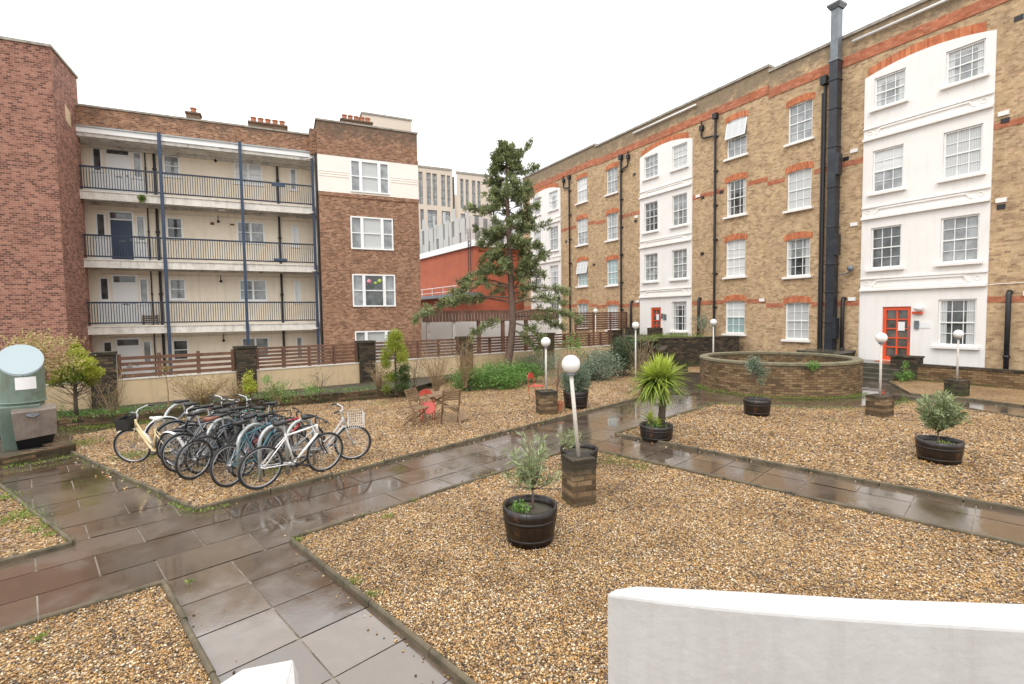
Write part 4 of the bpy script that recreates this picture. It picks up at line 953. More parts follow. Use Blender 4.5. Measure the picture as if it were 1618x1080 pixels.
# ---- terrace of the near bay: landing, steps, low wall
q=[R.W(-9,0,0),R.W(-9,1.3,0),R.W(2.0,1.3,0),R.W(2.0,.0,0)]; mb=MB(); mb.prism([(p.x,p.y) for p in q],-.05,.30); tag(mb.build('terrace',m_wet),kind='structure')
ST=empty('entrance_steps',R.W(3.2,0,0),R.root.rotation_euler.z,'wet mossy stone steps rising to the red door of the near white bay','steps')
for i,(o1,z) in enumerate(((1.45,.55),(1.85,.40),(2.25,.24),(2.7,.11))):
    mb=MB(); mb.box(-1.2,1.9,.001*i if i else 0,o1,z-.16 if i<3 else -.05,z); mb.build('step',m_wet,ST,bevel=.012)
mb=MB(); mb.box(-.75,.15,.05,.62,.552,.572); mb.build('red_mat',m_redarch,ST)
bl=empty('brick_plinth',R.W(4.9,0,0),R.root.rotation_euler.z,'dark stone topped brick block at the foot of the tall black duct','plinth')
mb=MB(); mb.box(-.55,.9,.0,1.7,-.05,.82); mb.build('brick_courses',m_dark,bl)
mb=MB(); mb.box(-.6,.95,.0,1.75,.82,.92); mb.build('slab_top',m_wet,bl)
bp=empty('brick_pier',R.W(2.0,1.0,0),R.root.rotation_euler.z,'short mossy brick pier right of the near red door','wall')
mb=MB(); mb.box(-.42,.42,0,.5,0,.82); mb.build('brick_courses',m_dark,bp); mb=MB(); mb.box(-.45,.45,-.03,.53,.82,.89); mb.build('coping',m_dark,bp)
gw1=G(1430,600); gw2=G(1618,617); dd=(gw2-gw1).normalized()
wallobj('low_garden_wall',[gw1,gw2+dd*5],.55,.28,m_garden,'low brown brick wall with dark coping in front of the near white bay',m_dark)
# ---- planter base and the vent unit on the left
UB=empty('brick_planter_base',G(20,722),0,'low mossy brick planter under the green vent cowl','planter')
pa=G(-20,746)-G(20,722); pb_=G(121,715)-G(20,722)
d=(pb_-pa).normalized(); nn=Vector((-d.y,d.x,0)); pa-=d*1.2
mb=MB(); mb.prism([(pa.x,pa.y),(pb_.x,pb_.y),((pb_+nn*.25).x,(pb_+nn*.25).y),((pa+nn*.25).x,(pa+nn*.25).y)],-.05,.19)
a=pb_-d*.25; mb.prism([(a.x+nn.x*.25,a.y+nn.y*.25),(pb_.x+nn.x*.25,pb_.y+nn.y*.25),(pb_.x+nn.x*1.7,pb_.y+nn.y*1.7),(a.x+nn.x*1.7,a.y+nn.y*1.7)],-.05,.19)
mb.build('brick_courses',m_lowbrick,UB)
mb=MB(); mb.prism([((pa+nn*.25).x,(pa+nn*.25).y),((a+nn*.25).x,(a+nn*.25).y),((a+nn*1.7).x,(a+nn*1.7).y),((pa+nn*1.7).x,(pa+nn*1.7).y)],-.05,.13); mb.build('soil',m_soil,UB)
UC=G(42,708,.13); UC=Vector((UC.x*1.02,UC.y*1.02,0)); ua_=math.atan2(-UC.y,-UC.x)+PI/2  # local -y faces the camera
yaw=math.atan2(UC.x,-UC.y)  # rotate so local -Y looks at camera
VU=empty('vent_cowl',UC,math.atan2(UC.y,UC.x)-PI/2,'sage green round vent cowl with slanted pale lid and steel box','vent')
dpt=UC.length; hz=lambda py: HC+ray(40,py).z/math.hypot(ray(40,py).x,ray(40,py).y)*dpt
z0,z1=hz(637),hz(545); zf=hz(592-0)
RC=.335
mb=MB(); n=48; vs=[]; 
zb_=hz(633); tl=hz(590); th=hz(546)
for k in range(n):
    t=2*PI*k/n; x,y=RC*math.cos(t),RC*math.sin(t); f=(math.sin(t)+1)/2
    vs+=[(x,y,zb_),(x,y,tl+(th-tl)*f)]
mb.add(vs,[(2*k,(2*k+2)%(2*n),(2*k+3)%(2*n),2*k+1) for k in range(n)])
mb.tube([(RC*1.005*math.cos(2*PI*k/n),RC*1.005*math.sin(2*PI*k/n),zb_) for k in range(n)],.015,6,True)
mb.tube([(0.01,-RC-.003,zb_+.55),(.01,-RC-.003,tl-.02)],.009,6)
mb.build('cowl_cylinder',m_green,VU,smooth=True)
mb=MB(); vs=[]; c_=len(vs)
for k in range(n):
    t=2*PI*k/n; f=(math.sin(t)+1)/2; vs.append((RC*1.01*math.cos(t),RC*1.01*math.sin(t),tl+(th-tl)*f-.02)); vs.append((RC*1.01*math.cos(t),RC*1.01*math.sin(t),tl+(th-tl)*f+.02))
mb.add(vs,[tuple(2*k+1 for k in range(n)),tuple(2*k for k in range(n-1,-1,-1))]+[(2*k,(2*k+2)%(2*n),(2*k+3)%(2*n),2*k+1) for k in range(n)])
mb.build('slanted_lid',m_lid,VU)
mb=MB()
a0,a1_=-PI/2-.30,-PI/2+.62
vs=[];R2=RC+.006
for k in range(9):
    t=a0+(a1_-a0)*k/8; vs+=[(R2*math.cos(t),R2*math.sin(t),zb_+.26),(R2*math.cos(t),R2*math.sin(t),zb_+.50)]
mb.add(vs,[(2*k,2*k+2,2*k+3,2*k+1) for k in range(8)]); mb.build('pale_label',m_paper,VU,smooth=True)
zc1=hz(655); zbot=.1
mb=MB(); mb.lathe([(RC*.9,zb_-.12),(RC*.93,zb_-.10),(RC*.93,zb_)],32)
mb.add([(-.38,-.36,zb_-.05),(.22,-.36,zb_-.05),(.30,.30,zb_-.05),(-.38,.30,zb_-.05),(-.32,-.24,zbot),(.30,-.24,zbot),(.30,.24,zbot),(-.32,.24,zbot)],[(0,1,2,3),(4,5,1,0),(5,6,2,1),(6,7,3,2),(7,4,0,3)])
mb.build('tapered_base',m_green,VU,bevel=.015)
mb=MB(); zt1,zt0=hz(644),hz(700)+.02
mb.add([(-.18,-.56,zt1-.02),(.46,-.50,zt1-.0),(.46,-.2,zt1+.06),(-.18,-.26,zt1+.06),(-.14,-.52,zt0+.13),(.45,-.46,zt0+.17),(.45,-.2,zt0+.17),(-.14,-.2,zt0+.13)],[(0,1,2,3),(4,5,1,0),(5,6,2,1),(6,7,3,2),(7,4,0,3),(7,6,5,4)])
bxo=mb.build('steel_box',m_steelbox,VU,bevel=.008)
mb=MB(); mb.add([(-.14,-.46,zt0+.13),(.42,-.44,zt0+.17),(.42,-.2,zt0+.17),(-.14,-.2,zt0+.13),(-.12,-.33,.12),(.36,-.31,.12),(.36,-.1,.12),(-.12,-.1,.12)],[(4,5,1,0),(5,6,2,1),(6,7,3,2),(7,4,0,3)]); mb.build('dark_throat',m_black,VU)
mb=MB(); mb.box(.02,.20,-.555,-.53,zt1-.10,zt1-.06); mb.tube([(.04,-.56,zt1-.09),(.12,-.575,zt1-.12),(.20,-.545,zt1-.085)],.01,6); mb.build('handle',m_galv,bxo)
# ---- globe lamps
def lamp(base,label,ph=.68,pw_=.36,H=1.90,lean=(0,0),rot=.1,dia=.25,mt=None,cap=True):
    o=empty('globe_lamp',base,rot,label,'lamp','white globe lamps on brick piers')
    if ph>0:
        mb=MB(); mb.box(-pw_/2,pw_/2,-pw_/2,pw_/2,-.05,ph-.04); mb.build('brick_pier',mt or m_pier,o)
        mb=MB(); mb.box(-pw_/2-.004,pw_/2+.004,-pw_/2-.004,pw_/2+.004,ph-.04,ph); mb.build('pier_cap',m_dark,o)
    lx,ly=lean; mb=MB(); mb.tube([(0,0,ph),(lx*.5,ly*.5,(ph+H-.12)/2),(lx,ly,H-.12)],.027,10); mb.build('pole',m_pole,o,smooth=True)
    mb=MB(); mb.lathe([(.045,-.025),(.062,-.02),(.062,.012),(.03,.012)],20,(lx,ly,H-dia/2)); mb.build('collar',m_galv,o)
    mb=MB(); mb.sphere((lx,ly,H),dia/2,32,20); mb.build('globe',m_opal,o,smooth=True)
    return o
lamp(G(917,802)+Vector((0,.15,0)),'globe lamp on a leaning pole above the near brick pier beside the big barrel',.66,.345,1.93,(-.09,.03),.35,.25)
lamp(G(864,655)+Vector((0,.12,0)),'globe lamp beside the red chair with its seat up to the green bushes',.62,.44,1.90,(0,0),.3,.25)
lamp(G(1396,660)+Vector((.05,.2,0)),'globe lamp on a brick pier in front of the near red door',.52,.42,1.93,(0,0),.45,.25)
p6=G(1517,626); lamp(p6+Vector((0,.12,0)),'globe lamp on a dark brick pier before the ground floor window of the near bay',.48,.46,1.86,(0,0),.5,.25,m_dark)
lamp(Vector((4.55,18.2,0)),'globe lamp rising behind the yucca crown',0,.4,2.18,(0,0),0,.26)
p4=AT(1127,560,19.9); lamp(Vector((p4.x,p4.y,0)),'globe lamp behind the rim of the round brick planter',0,.4,2.22,(0,0),0,.255)
p7=AT(941,500,27); lamp(Vector((p7.x,p7.y,0)),'small distant globe lamp above the slatted fence below the brick block',0,.4,2.78,(0,0),0,.25)
# ---- bicycles
m_tyre=plain('bicycle_tyre',(.022,.022,.022),.7,.3,8); m_rim=plain('alloy_rim',(.45,.45,.46),.3,.1,8,metal=.8); m_spoke=plain('steel_spoke',(.5,.5,.5),.3,.1,8,metal=.7)
m_sad=plain('black_saddle',(.02,.02,.02),.5,.3,8); m_whsad=plain('cream_saddle',(.74,.70,.62),.5,.05,8); m_brsad=plain('brown_saddle',(.20,.07,.04),.5,.2,8)
def pc(n,c): return plain(n,c,.35,.08,6)
m_fw=pc('white_frame_paint',(.78,.76,.73)); m_fc=pc('cream_frame_paint',(.66,.53,.30)); m_ft=pc('teal_frame_paint',(.05,.15,.18)); m_fk=pc('black_frame_paint',(.02,.02,.022)); m_fr=pc('red_frame_paint',(.42,.03,.03)); m_fs=pc('silver_frame_paint',(.5,.5,.5)); m_fg=pc('green_frame_paint',(.03,.22,.17)); m_fb=pc('slate_blue_frame_paint',(.10,.15,.2)); m_fgy=pc('grey_frame_paint',(.22,.22,.23))
def bike(name,label,loc,az,fm,sad=None,step=False,bar='flat',mud=None,basket=None,lean=0,steer=0,wr=.34,rim=None,spokes=24,scale=1,rack=False):
    o=empty('bicycle',loc,0,label,'bicycle','bicycles parked at the cycle racks')
    o.rotation_euler=(lean,0,PI/2-az); o.scale=(scale,)*3; o.rotation_mode='ZYX' if False else 'XYZ'
    rx,fx=-.52,.54; rim=rim or m_rim; sad=sad or m_sad
    SA=Matrix.Translation((fx-.10,0,0))@Matrix.Rotation(steer,4,'Z')@Matrix.Translation((-(fx-.10),0,0)) if steer else None
    for cx,T in ((rx,None),(fx,SA)):
        mb=MB(); mb.T=T; c=(cx,0,wr); ci=lambda r,n:[(c[0]+r*math.cos(2*PI*k/n),0,c[2]+r*math.sin(2*PI*k/n)) for k in range(n)]
        mb.tube(ci(wr-.018,40),.018,8,True); w_=mb.build('wheel',m_tyre,o,smooth=True)
        mb=MB(); mb.T=T; mb.tube(ci(wr-.045,36),.011,6,True); mb.tube([(cx,-.05,wr),(cx,.05,wr)],.02,8); mb.build('rim',rim,w_,smooth=True)
        mb=MB(); mb.T=T
        for k in range(spokes):
            t=2*PI*k/spokes; s_=.03 if k%2 else -.03; mb.tube([(cx+.02*math.cos(t+.6),s_,wr+.02*math.sin(t+.6)),(cx+(wr-.05)*math.cos(t),0,wr+(wr-.05)*math.sin(t))],.0022,3)
        mb.build('spokes',m_spoke,w_)
        if mud:
            mb=MB(); mb.T=T; aa=(.35,2.9) if cx<0 else (.9,3.3); vs=[];R_=wr+.018
            for k in range(19):
                t=aa[0]+(aa[1]-aa[0])*k/18
                for (dy,dr) in ((-.03,-.012),(0,.006),(.03,-.012)): vs.append((cx+(R_+dr)*math.cos(t),dy,wr+(R_+dr)*math.sin(t)))
            mb.add(vs,[(3*k+j,3*k+j+1,3*k+j+4,3*k+j+3) for k in range(18) for j in (0,1)]); mb.build('mudguard',mud,o,smooth=True)
    bb=(0,0,.29); st=(-.16,0,.80 if not step else .72); hd=(.36,0,.86); hl=(.40,0,.70); sh=.95
    mb=MB(); tr=.016
    if step:
        mb.tube([hl,(.22,0,.50),(.08,0,.33),bb],.022,8); mb.tube([(.365,0,.80),(.20,0,.56),(.04,0,.42),(-.06,0,.47),(-.13,0,.60)],.016,8)
    else:
        mb.tube([(.37,0,.83),(st[0]+.01,0,st[2]-.04)],tr,8); mb.tube([hl,bb],.02,8)
    mb.tube([bb,st],tr,8); mb.tube([hd,hl],.022,8); mb.tube([(bb[0]-.06,-.045,bb[2]),(bb[0]-.06,.045,bb[2])],.02,6); mb.tube([(0,-.04,.29),(0,.04,.29)],.026,10)
    for s_ in (-1,1):
        mb.tube([(0,.03*s_,.29),(rx+.1,.055*s_,wr-.005),(rx,.06*s_,wr)],.010,6); mb.tube([(st[0]+.015,.02*s_,st[2]-.06),(rx,.06*s_,wr)],.009,6)
    mb.build('frame',fm,o,smooth=True)
    mb=MB(); mb.T=SA
    mb.tube([hl,(.415,0,.66)],.018,6)
    for s_ in (-1,1): mb.tube([(.41,.02*s_,.68),(.425,.05*s_,.64),(.46,.052*s_,.50),(fx,.052*s_,wr)],.011,6)
    mb.tube([(.41,-.05,.67),(.41,.05,.67)],.014,6); mb.build('fork',fm if bar!='flat' else m_fk,o,smooth=True)
    mb=MB(); mb.T=SA; mb.tube([hd,(.345,0,sh)],.014,6)
    if bar=='flat': mb.tube([(.345,0,sh),(.40,0,sh+.01)],.014,6); mb.tube([(.36,-.30,sh+.0),(.385,-.15,sh+.02),(.40,0,sh+.01),(.385,.15,sh+.02),(.36,.30,sh)],.011,6)
    elif bar=='city': mb.tube([(.20,-.29,sh+.08),(.30,-.25,sh+.10),(.38,-.10,sh+.07),(.36,0,sh+.03),(.38,.10,sh+.07),(.30,.25,sh+.10),(.20,.29,sh+.08)],.011,6); mb.tube([(.345,0,sh),(.36,0,sh+.04)],.013,6)
    else:
        mb.tube([(.345,0,sh),(.43,0,sh)],.014,6)
        for s_ in (-1,1): mb.tube([(.43,0,sh),(.44,.19*s_,sh),(.52,.21*s_,sh-.02),(.53,.21*s_,sh-.10),(.47,.21*s_,sh-.15),(.40,.21*s_,sh-.15)],.012,6)
    hb=mb.build('handlebar',m_fs if bar=='city' else m_fk,o,smooth=True)
    mb=MB(); mb.T=SA
    for s_ in (-1,1):
        e_=(.36,.30*s_,sh) if bar=='flat' else ((.20,.29*s_,sh+.08) if bar=='city' else (.40,.21*s_,sh-.15)); p_=(.375,.20*s_,sh+.01) if bar=='flat' else ((.29,.255*s_,sh+.10) if bar=='city' else (.47,.21*s_,sh-.15))
        mb.tube([p_,e_],.017,6)
        mb.tube([(.44,.17*s_,sh-.01),(.45,.24*s_,sh-.05)] if bar!='city' else [(.36,.2*s_,sh+.05),(.28,.27*s_,sh+.04)],.007,5)
    mb.tube([(.40,.12,sh),(.47,.09,sh-.03),(.44,.03,sh-.2)],.004,4); mb.tube([(.40,-.12,sh),(.48,-.08,sh-.03),(.42,-.03,sh-.22)],.004,4)
    mb.build('grips',m_sad,hb)
    shh=.98 if not step else .92
    mb=MB(); mb.tube([st,(-.185,0,shh-.03)],.013,6); mb.build('seat_post',m_fs,o)
    mb=MB(); vs=[]; prof=[(-.14,.075),(-.10,.085),(-.03,.06),(.05,.028),(.12,.018)]
    for (x,h_) in prof:
        for (yy,zz) in ((-1,0),(-.8,.028),(0,.036),(.8,.028),(1,0),(.6,-.03),(-.6,-.03)): vs.append((x-.19,yy*h_,shh+zz*(1 if x<.05 else .7)))
    k=7; mb.add(vs,[tuple(range(k-1,-1,-1)),tuple(range(len(vs)-k,len(vs)))]+[(i*k+j,i*k+(j+1)%k,(i+1)*k+(j+1)%k,(i+1)*k+j) for i in range(len(prof)-1) for j in range(k)]); mb.build('saddle',sad,o,smooth=True)
    mb=MB(); mb.tube([(.085*math.cos(2*PI*k/24),-.055,.29+.085*math.sin(2*PI*k/24)) for k in range(24)],.006,4,True); mb.lathe([(.02,-.005),(.075,-.002),(.075,.002),(.02,.005)],5,(0,0,0)) if False else None
    for k in range(5): t=2*PI*k/5; mb.tube([(0,-.055,.29),(.085*math.cos(t),-.055,.29+.085*math.sin(t))],.007,4)
    mb.build('chainring',m_fk,o)
    ca=random.uniform(0,6.28)
    for s_ in (-1,1): mb=MB(); a_=ca+(0 if s_>0 else PI); e_=(.17*math.cos(a_),.07*s_,.29+.17*math.sin(a_)); mb.tube([(0,.06*s_,.29),e_],.009,5); mb.box(e_[0]-.045,e_[0]+.045,e_[1],e_[1]+.08*s_,e_[2]-.01,e_[2]+.012); mb.build('crank',m_fk,o)
    mb=MB(); mb.tube([(0,-.055,.375),(rx,-.055,wr+.035)],.004,4); mb.tube([(0,-.055,.205),(rx+.02,-.055,wr-.13),(rx,-.055,wr-.06)],.004,4); mb.tube([(rx,-.06,wr),(rx+.01,-.07,wr-.12)],.012,5); mb.lathe([(.01,-.07),(.045,-.068),(.03,-.045)],12,(0,0,0)) if False else None
    mb.build('chain',m_fk,o)
    if rack:
        mb=MB(); 
        for s_ in (-1,1): mb.tube([(-.20,.06*s_,.70),(-.72,.065*s_,.72)],.007,5); mb.tube([(rx,.06*s_,wr),(-.62,.065*s_,.72)],.006,5)
        for k in range(4): mb.tube([(-.3-.12*k,-.06,.705),(-.3-.12*k,.06,.705)],.006,5)
        mb.build('luggage_rack',m_fk,o)
    if basket:
        mb=MB(); mb.T=SA; x0,x1,y0,y1,z0_,z1_=(.46,.74,-.17,.17,.68,.93) if basket=='wire' else (.45,.67,-.14,.14,.70,.90)
        if basket=='wire':
            for z in np.linspace(z0_,z1_,6): mb.tube([(x0,y0,z),(x1,y0,z),(x1,y1,z),(x0,y1,z)],.002,4,True)
            for t in np.linspace(0,1,9):
                for y in (y0,y1): mb.tube([(x0+(x1-x0)*t,y,z0_),(x0+(x1-x0)*t,y,z1_)],.0018,4)
                for x in (x0,x1): mb.tube([(x,y0+(y1-y0)*t,z0_),(x,y0+(y1-y0)*t,z1_)],.0018,4)
                mb.tube([(x0+(x1-x0)*t,y0,z0_),(x0+(x1-x0)*t,y1,z0_)],.0028,4)
            mb.build('basket',m_fw,o)
        else:
            mb.box(x0,x1,y0,y1,z0_,z0_+.01)
            for y in (y0,y1): mb.box(x0,x1,y-.006,y+.006,z0_,z1_)
            for x in (x0,x1): mb.box(x-.006,x+.006,y0,y1,z0_,z1_)
            mb.build('basket',m_sad,o)
    return o
def bk2(rear,front,label,fm,**k):
    sq=lambda p:(p[0],p[1] if p[1]>735 else 735-(735-p[1])*.62)
    a=G(*sq(rear)); b=G(*sq(front)); m=(a+b)/2; d=(b-a); az=math.atan2(d.x,d.y)
    m.z=.02; k.setdefault('scale',.96); return bike('b',label,m,az,fm,**k)
bk2((418,773),(507,748),'white hybrid bicycle nearest the paved path, leaning on the end rack',m_fw,bar='flat',lean=math.radians(6),scale=1.0)
bk2((358,773),(449,738),'teal drop handlebar bicycle next to the white hybrid one',m_ft,bar='drop',lean=math.radians(-4))
bk2((302,760),(392,726),'black bicycle with a rear rack, third from the white hybrid one',m_fk,sad=m_brsad,bar='flat',lean=math.radians(5),rack=True)
bk2((286,748),(380,714),'grey roadster with black mudguards behind the black racked bicycle',m_fgy,bar='flat',mud=m_fk,lean=math.radians(-5))
bk2((281,741),(216,729),'cream step-through bicycle with a black basket, leftmost of the row',m_fc,sad=m_whsad,step=True,bar='city',mud=m_fw,basket='box',lean=math.radians(-7),steer=math.radians(26))
bk2((478,738),(541,727),'silver step-through bicycle with a wire basket, rightmost of the row',m_fs,step=True,bar='city',basket='wire',lean=math.radians(6),mud=None)
bk2((331,736),(413,704),'slate blue bicycle in the middle of the tangle beside a galvanised hoop',m_fb,bar='flat',lean=math.radians(6))
bk2((305,722),(392,694),'silver bicycle with grey mudguards deep in the row',m_fs,bar='city',mud=m_fgy,lean=math.radians(-6),step=False)
bk2((396,742),(476,722),'red framed bicycle hidden behind the white hybrid one',m_fr,bar='flat',lean=math.radians(8),sad=m_sad)
bk2((282,706),(360,683),'black town bicycle at the far left end of the second row',m_fk,bar='city',mud=m_fk,lean=math.radians(5))
bk2((345,710),(425,688),'green framed bicycle showing between the racks',m_fg,bar='flat',lean=math.radians(-7))
bk2((448,700),(375,712),'dark bicycle with a high raised saddle at the back of the row',m_fk,bar='drop',lean=math.radians(4))
bk2((265,694),(345,672),'pale grey bicycle with long mudguards nearest the low brick wall',m_fgy,bar='flat',mud=m_fs,lean=math.radians(6))
bk2((385,755),(455,722),'dark blue bicycle squeezed between the teal and the white ones',m_fb,bar='drop',lean=math.radians(-6))
bk2((318,750),(402,716),'dark grey bicycle with dropped bars wedged beside the teal one',m_fgy,bar='drop',lean=math.radians(7))
bk2((372,722),(300,735),'black mudguarded bicycle facing the wrong way in the tangle',m_fk,bar='city',mud=m_fk,lean=math.radians(-6))
bk2((366,728),(444,704),'black bicycle with wide flat bars behind the dark blue one',m_fk,bar='flat',lean=math.radians(-9))
bk2((322,706),(398,680),'silver sprung town bicycle near the yellowish bush',m_fs,bar='city',mud=m_fk,lean=math.radians(8),step=True)
bk2((430,726),(352,716),'scuffed grey bicycle crossing behind the red one',m_fgy,bar='flat',lean=math.radians(7))
bk2((290,732),(372,700),'matt black bicycle between the grey roadster and the blue one',m_fk,bar='drop',lean=math.radians(-8))
def rackhoop(a,b,label,h=.78):
    a=G(a[0],a[1]+6); b=G(b[0],b[1]+6); o=empty('cycle_rack',a,0,label,'cycle rack','galvanised cycle rack hoops'); d=b-a; d.z=0; L_=min(d.length,.9); d.normalize()
    pts=[(0,0,-.05),(0,0,h-.28)]+[(d.x*(L_/2-L_/2*math.cos(t)),d.y*(L_/2-L_/2*math.cos(t)),h-.28+.28*math.sin(t)) for t in np.linspace(.2,PI-.2,9)]+[(d.x*L_,d.y*L_,h-.28),(d.x*L_,d.y*L_,-.05)]
    mb=MB(); mb.tube(pts,.030,10); mb.build('hoop',m_metalgrey,o,smooth=True)
for a,b,l in (((378,758),(425,735),'galvanised hoop between the teal and the dark blue bicycles'),((412,757),(455,742),'galvanised hoop beside the white hybrid bicycle rear wheel'),((330,742),(375,722),'galvanised hoop beside the black racked bicycle'),((296,722),(340,700),'galvanised hoop behind the grey roadster'),((262,705),(310,686),'galvanised hoop behind the cream bicycle saddle'),((455,745),(497,728),'galvanised hoop between the white and red bicycles')): rackhoop(a,b,l,.86)
# ---- barrels and pots
def barrelmat():
    m,t,b=mat('stained_barrel_staves'); g=objc(t); s_=N(t,'ShaderNodeSeparateXYZ'); t.links.new(g,s_.inputs[0])
    at=N(t,'ShaderNodeMath',operation='ARCTAN2'); t.links.new(s_.outputs[1],at.inputs[0]); t.links.new(s_.outputs[0],at.inputs[1])
    ml=N(t,'ShaderNodeMath',operation='MULTIPLY'); ml.inputs[1].default_value=22/(2*PI); t.links.new(at.outputs[0],ml.inputs[0])
    fr=N(t,'ShaderNodeMath',operation='FRACT'); t.links.new(ml.outputs[0],fr.inputs[0]); fl=N(t,'ShaderNodeMath',operation='FLOOR'); t.links.new(ml.outputs[0],fl.inputs[0])
    wn=N(t,'ShaderNodeTexWhiteNoise',noise_dimensions='1D'); t.links.new(fl.outputs[0],wn.inputs['W'])
    n=noise(t,6,5,g,.7)
    ad=N(t,'ShaderNodeMath',operation='MULTIPLY_ADD'); t.links.new(wn.outputs[0],ad.inputs[0]); ad.inputs[1].default_value=.35; t.links.new(n,ad.inputs[2])
    c=ramp(t,ad.outputs[0],[(.45,(.008,.006,.005)),(.8,(.02,.012,.009)),(1.05,(.08,.035,.015))])
    jo=ramp(t,fr.outputs[0],[(0,(.2,.2,.2)),(.06,(1,1,1)),(.94,(1,1,1)),(1,(.2,.2,.2))]); c=mixc(t,1,c,jo,'MULTIPLY')
    t.links.new(c,b.inputs['Base Color']); b.inputs['Roughness'].default_value=.33; b.inputs['Specular IOR Level'].default_value=.5
    hh=N(t,'ShaderNodeMath',operation='ADD'); sj=N(t,'ShaderNodeSeparateColor'); t.links.new(jo,sj.inputs[0]); t.links.new(sj.outputs[0],hh.inputs[0]); t.links.new(n,hh.inputs[1]); bump(t,b,hh.outputs[0],.5,.006); return m
m_barrel=barrelmat(); m_hoop=plain('dark_barrel_hoop',(.018,.014,.012),.45,.3,8,metal=.2,dirt=(.03,.018,.012))
def barrel(o,r0,r1,h,sx=1,sy=1,hoops=True,hc=0):
    """r0 base radius, r1 rim radius"""
    mid=r1*1.0; mb=MB(); prof=[(0.001,0),(r0,0),(r0+(r1-r0)*.55,h*.4),(r1*.99,h*.8),(r1,h),(r1-.03,h),(r1-.035,h-.09)]
    mb.lathe(prof,44,(0,0,0),sx,sy); p=mb.build('barrel_staves',m_barrel,o,smooth=True)
    for z in (h*.13,h*.62):
        t=z/h; rr_=np.interp(t,[0,.4,.8,1],[r0,r0+(r1-r0)*.55,r1*.99,r1])+.0018; rr2=np.interp(t+.09,[0,.4,.8,1],[r0,r0+(r1-r0)*.55,r1*.99,r1])+.0018
        mb=MB(); mb.lathe([(rr_-.006,z),(rr_,z),(rr2,z+h*.09),(rr2-.006,z+h*.09)],44,(0,0,0),sx,sy); mb.build('hoop',m_hoop,o,smooth=True)
    mb=MB(); mb.lathe([(r1-.036,h-.085),(r1*.5,h-.07),(.001,h-.06)],30,(0,0,0),sx,sy); mb.build('soil',m_soil,o)
def strands(base,tips,r0,r1,o,m,name='stem',bend=.15,n=6):
    for t_ in tips:
        b=Vector(base); t=Vector(t_); d=t-b; s_=Vector((random.uniform(-1,1),random.uniform(-1,1),0))*d.length*bend
        mb=MB(); mb.tube([b+d*u+s_*math.sin(u*PI)+Vector((0,0,d.z*.0)) for u in np.linspace(0,1,n)],[r0+(r1-r0)*u for u in np.linspace(0,1,n)],6); mb.build(name,m,o,smooth=True)
def twigs(mb,base,h,spread,n,r=.006,seg=5,sub=2,tips=None,up=.8):
    for _ in range(n):
        a=random.uniform(0,2*PI); s_=spread*random.uniform(.3,1); hh=h*random.uniform(.6,1); b=Vector(base)+Vector((random.uniform(-1,1),random.uniform(-1,1),0))*spread*.1
        pts=[b+Vector((math.cos(a)*s_*u**1.3,math.sin(a)*s_*u**1.3,hh*u))+Vector((random.uniform(-1,1),random.uniform(-1,1),0))*s_*.06*u for u in np.linspace(0,1,seg)]
        mb.tube(pts,[r*(1-.7*u) for u in np.linspace(0,1,seg)],4)
        if tips is not None: tips+= [tuple(p) for p in pts[2:]]
        for _ in range(sub):
            k=random.randint(1,seg-2); c=pts[k]; e=c+Vector((random.uniform(-1,1),random.uniform(-1,1),random.uniform(.2,1)))*h*.28
            mb.tube([c,(c+e)/2+Vector((0,0,.02)),e],[r*.5,r*.4,r*.25],4)
            if tips is not None: tips+=[tuple(e),tuple((c+e)/2)]
def oleander(o,z0,ztr,crown,rad,nb,nl,ll=.09,m=l_olive,asp=.2,twr=.008):
    """potted shrub: trunk up to ztr, then branches ending in upright narrow leaf tufts in an ellipsoid crown centre z"""
    mb=MB(); tips=[]; mb.tube([(0,0,z0-.05),(.008,.004,(z0+ztr)/2),(0,.01,ztr)],[.018,.014,.012],8)
    c=Vector((0,0,crown)); P_=[];D_=[]
    for k in range(nb):
        d=unit(rng.normal(size=(1,3)))[0]; q=rng.random()**.4; e=Vector((d[0]*rad[0]*q,d[1]*rad[1]*q,d[2]*rad[2]*q))+c
        s0=Vector((0,0,ztr-.02+.0)); md=(s0+e)/2+Vector((d[0],d[1],0))*.03; md.z=s0.z+(e.z-s0.z)*.45
        if e.z<ztr: md=Vector((e.x*.6,e.y*.6,max(e.z,ztr)))
        mb.tube([s0,md,e],[twr,twr*.7,twr*.35],5)
        for u in np.linspace(.35,1,6):
            p=s0*(1-u)**2+md*2*u*(1-u)+e*u*u; 
            for _ in range(max(1,nl//6)): P_.append((p.x,p.y,p.z)); dr=Vector((d[0],d[1],abs(d[2])*.5+.6)); dr.normalize(); D_.append(tuple(dr))
    mb.build('trunk',m_bark,o,smooth=True)
    P_=np.array(P_)+rng.normal(scale=.012,size=(len(P_),3))
    leaves('foliage',m,o,[leafarr(P_,ll,asp,np.array(D_),.5,.35,.55,.42)])
def px_base(px,py): return G(px,py)
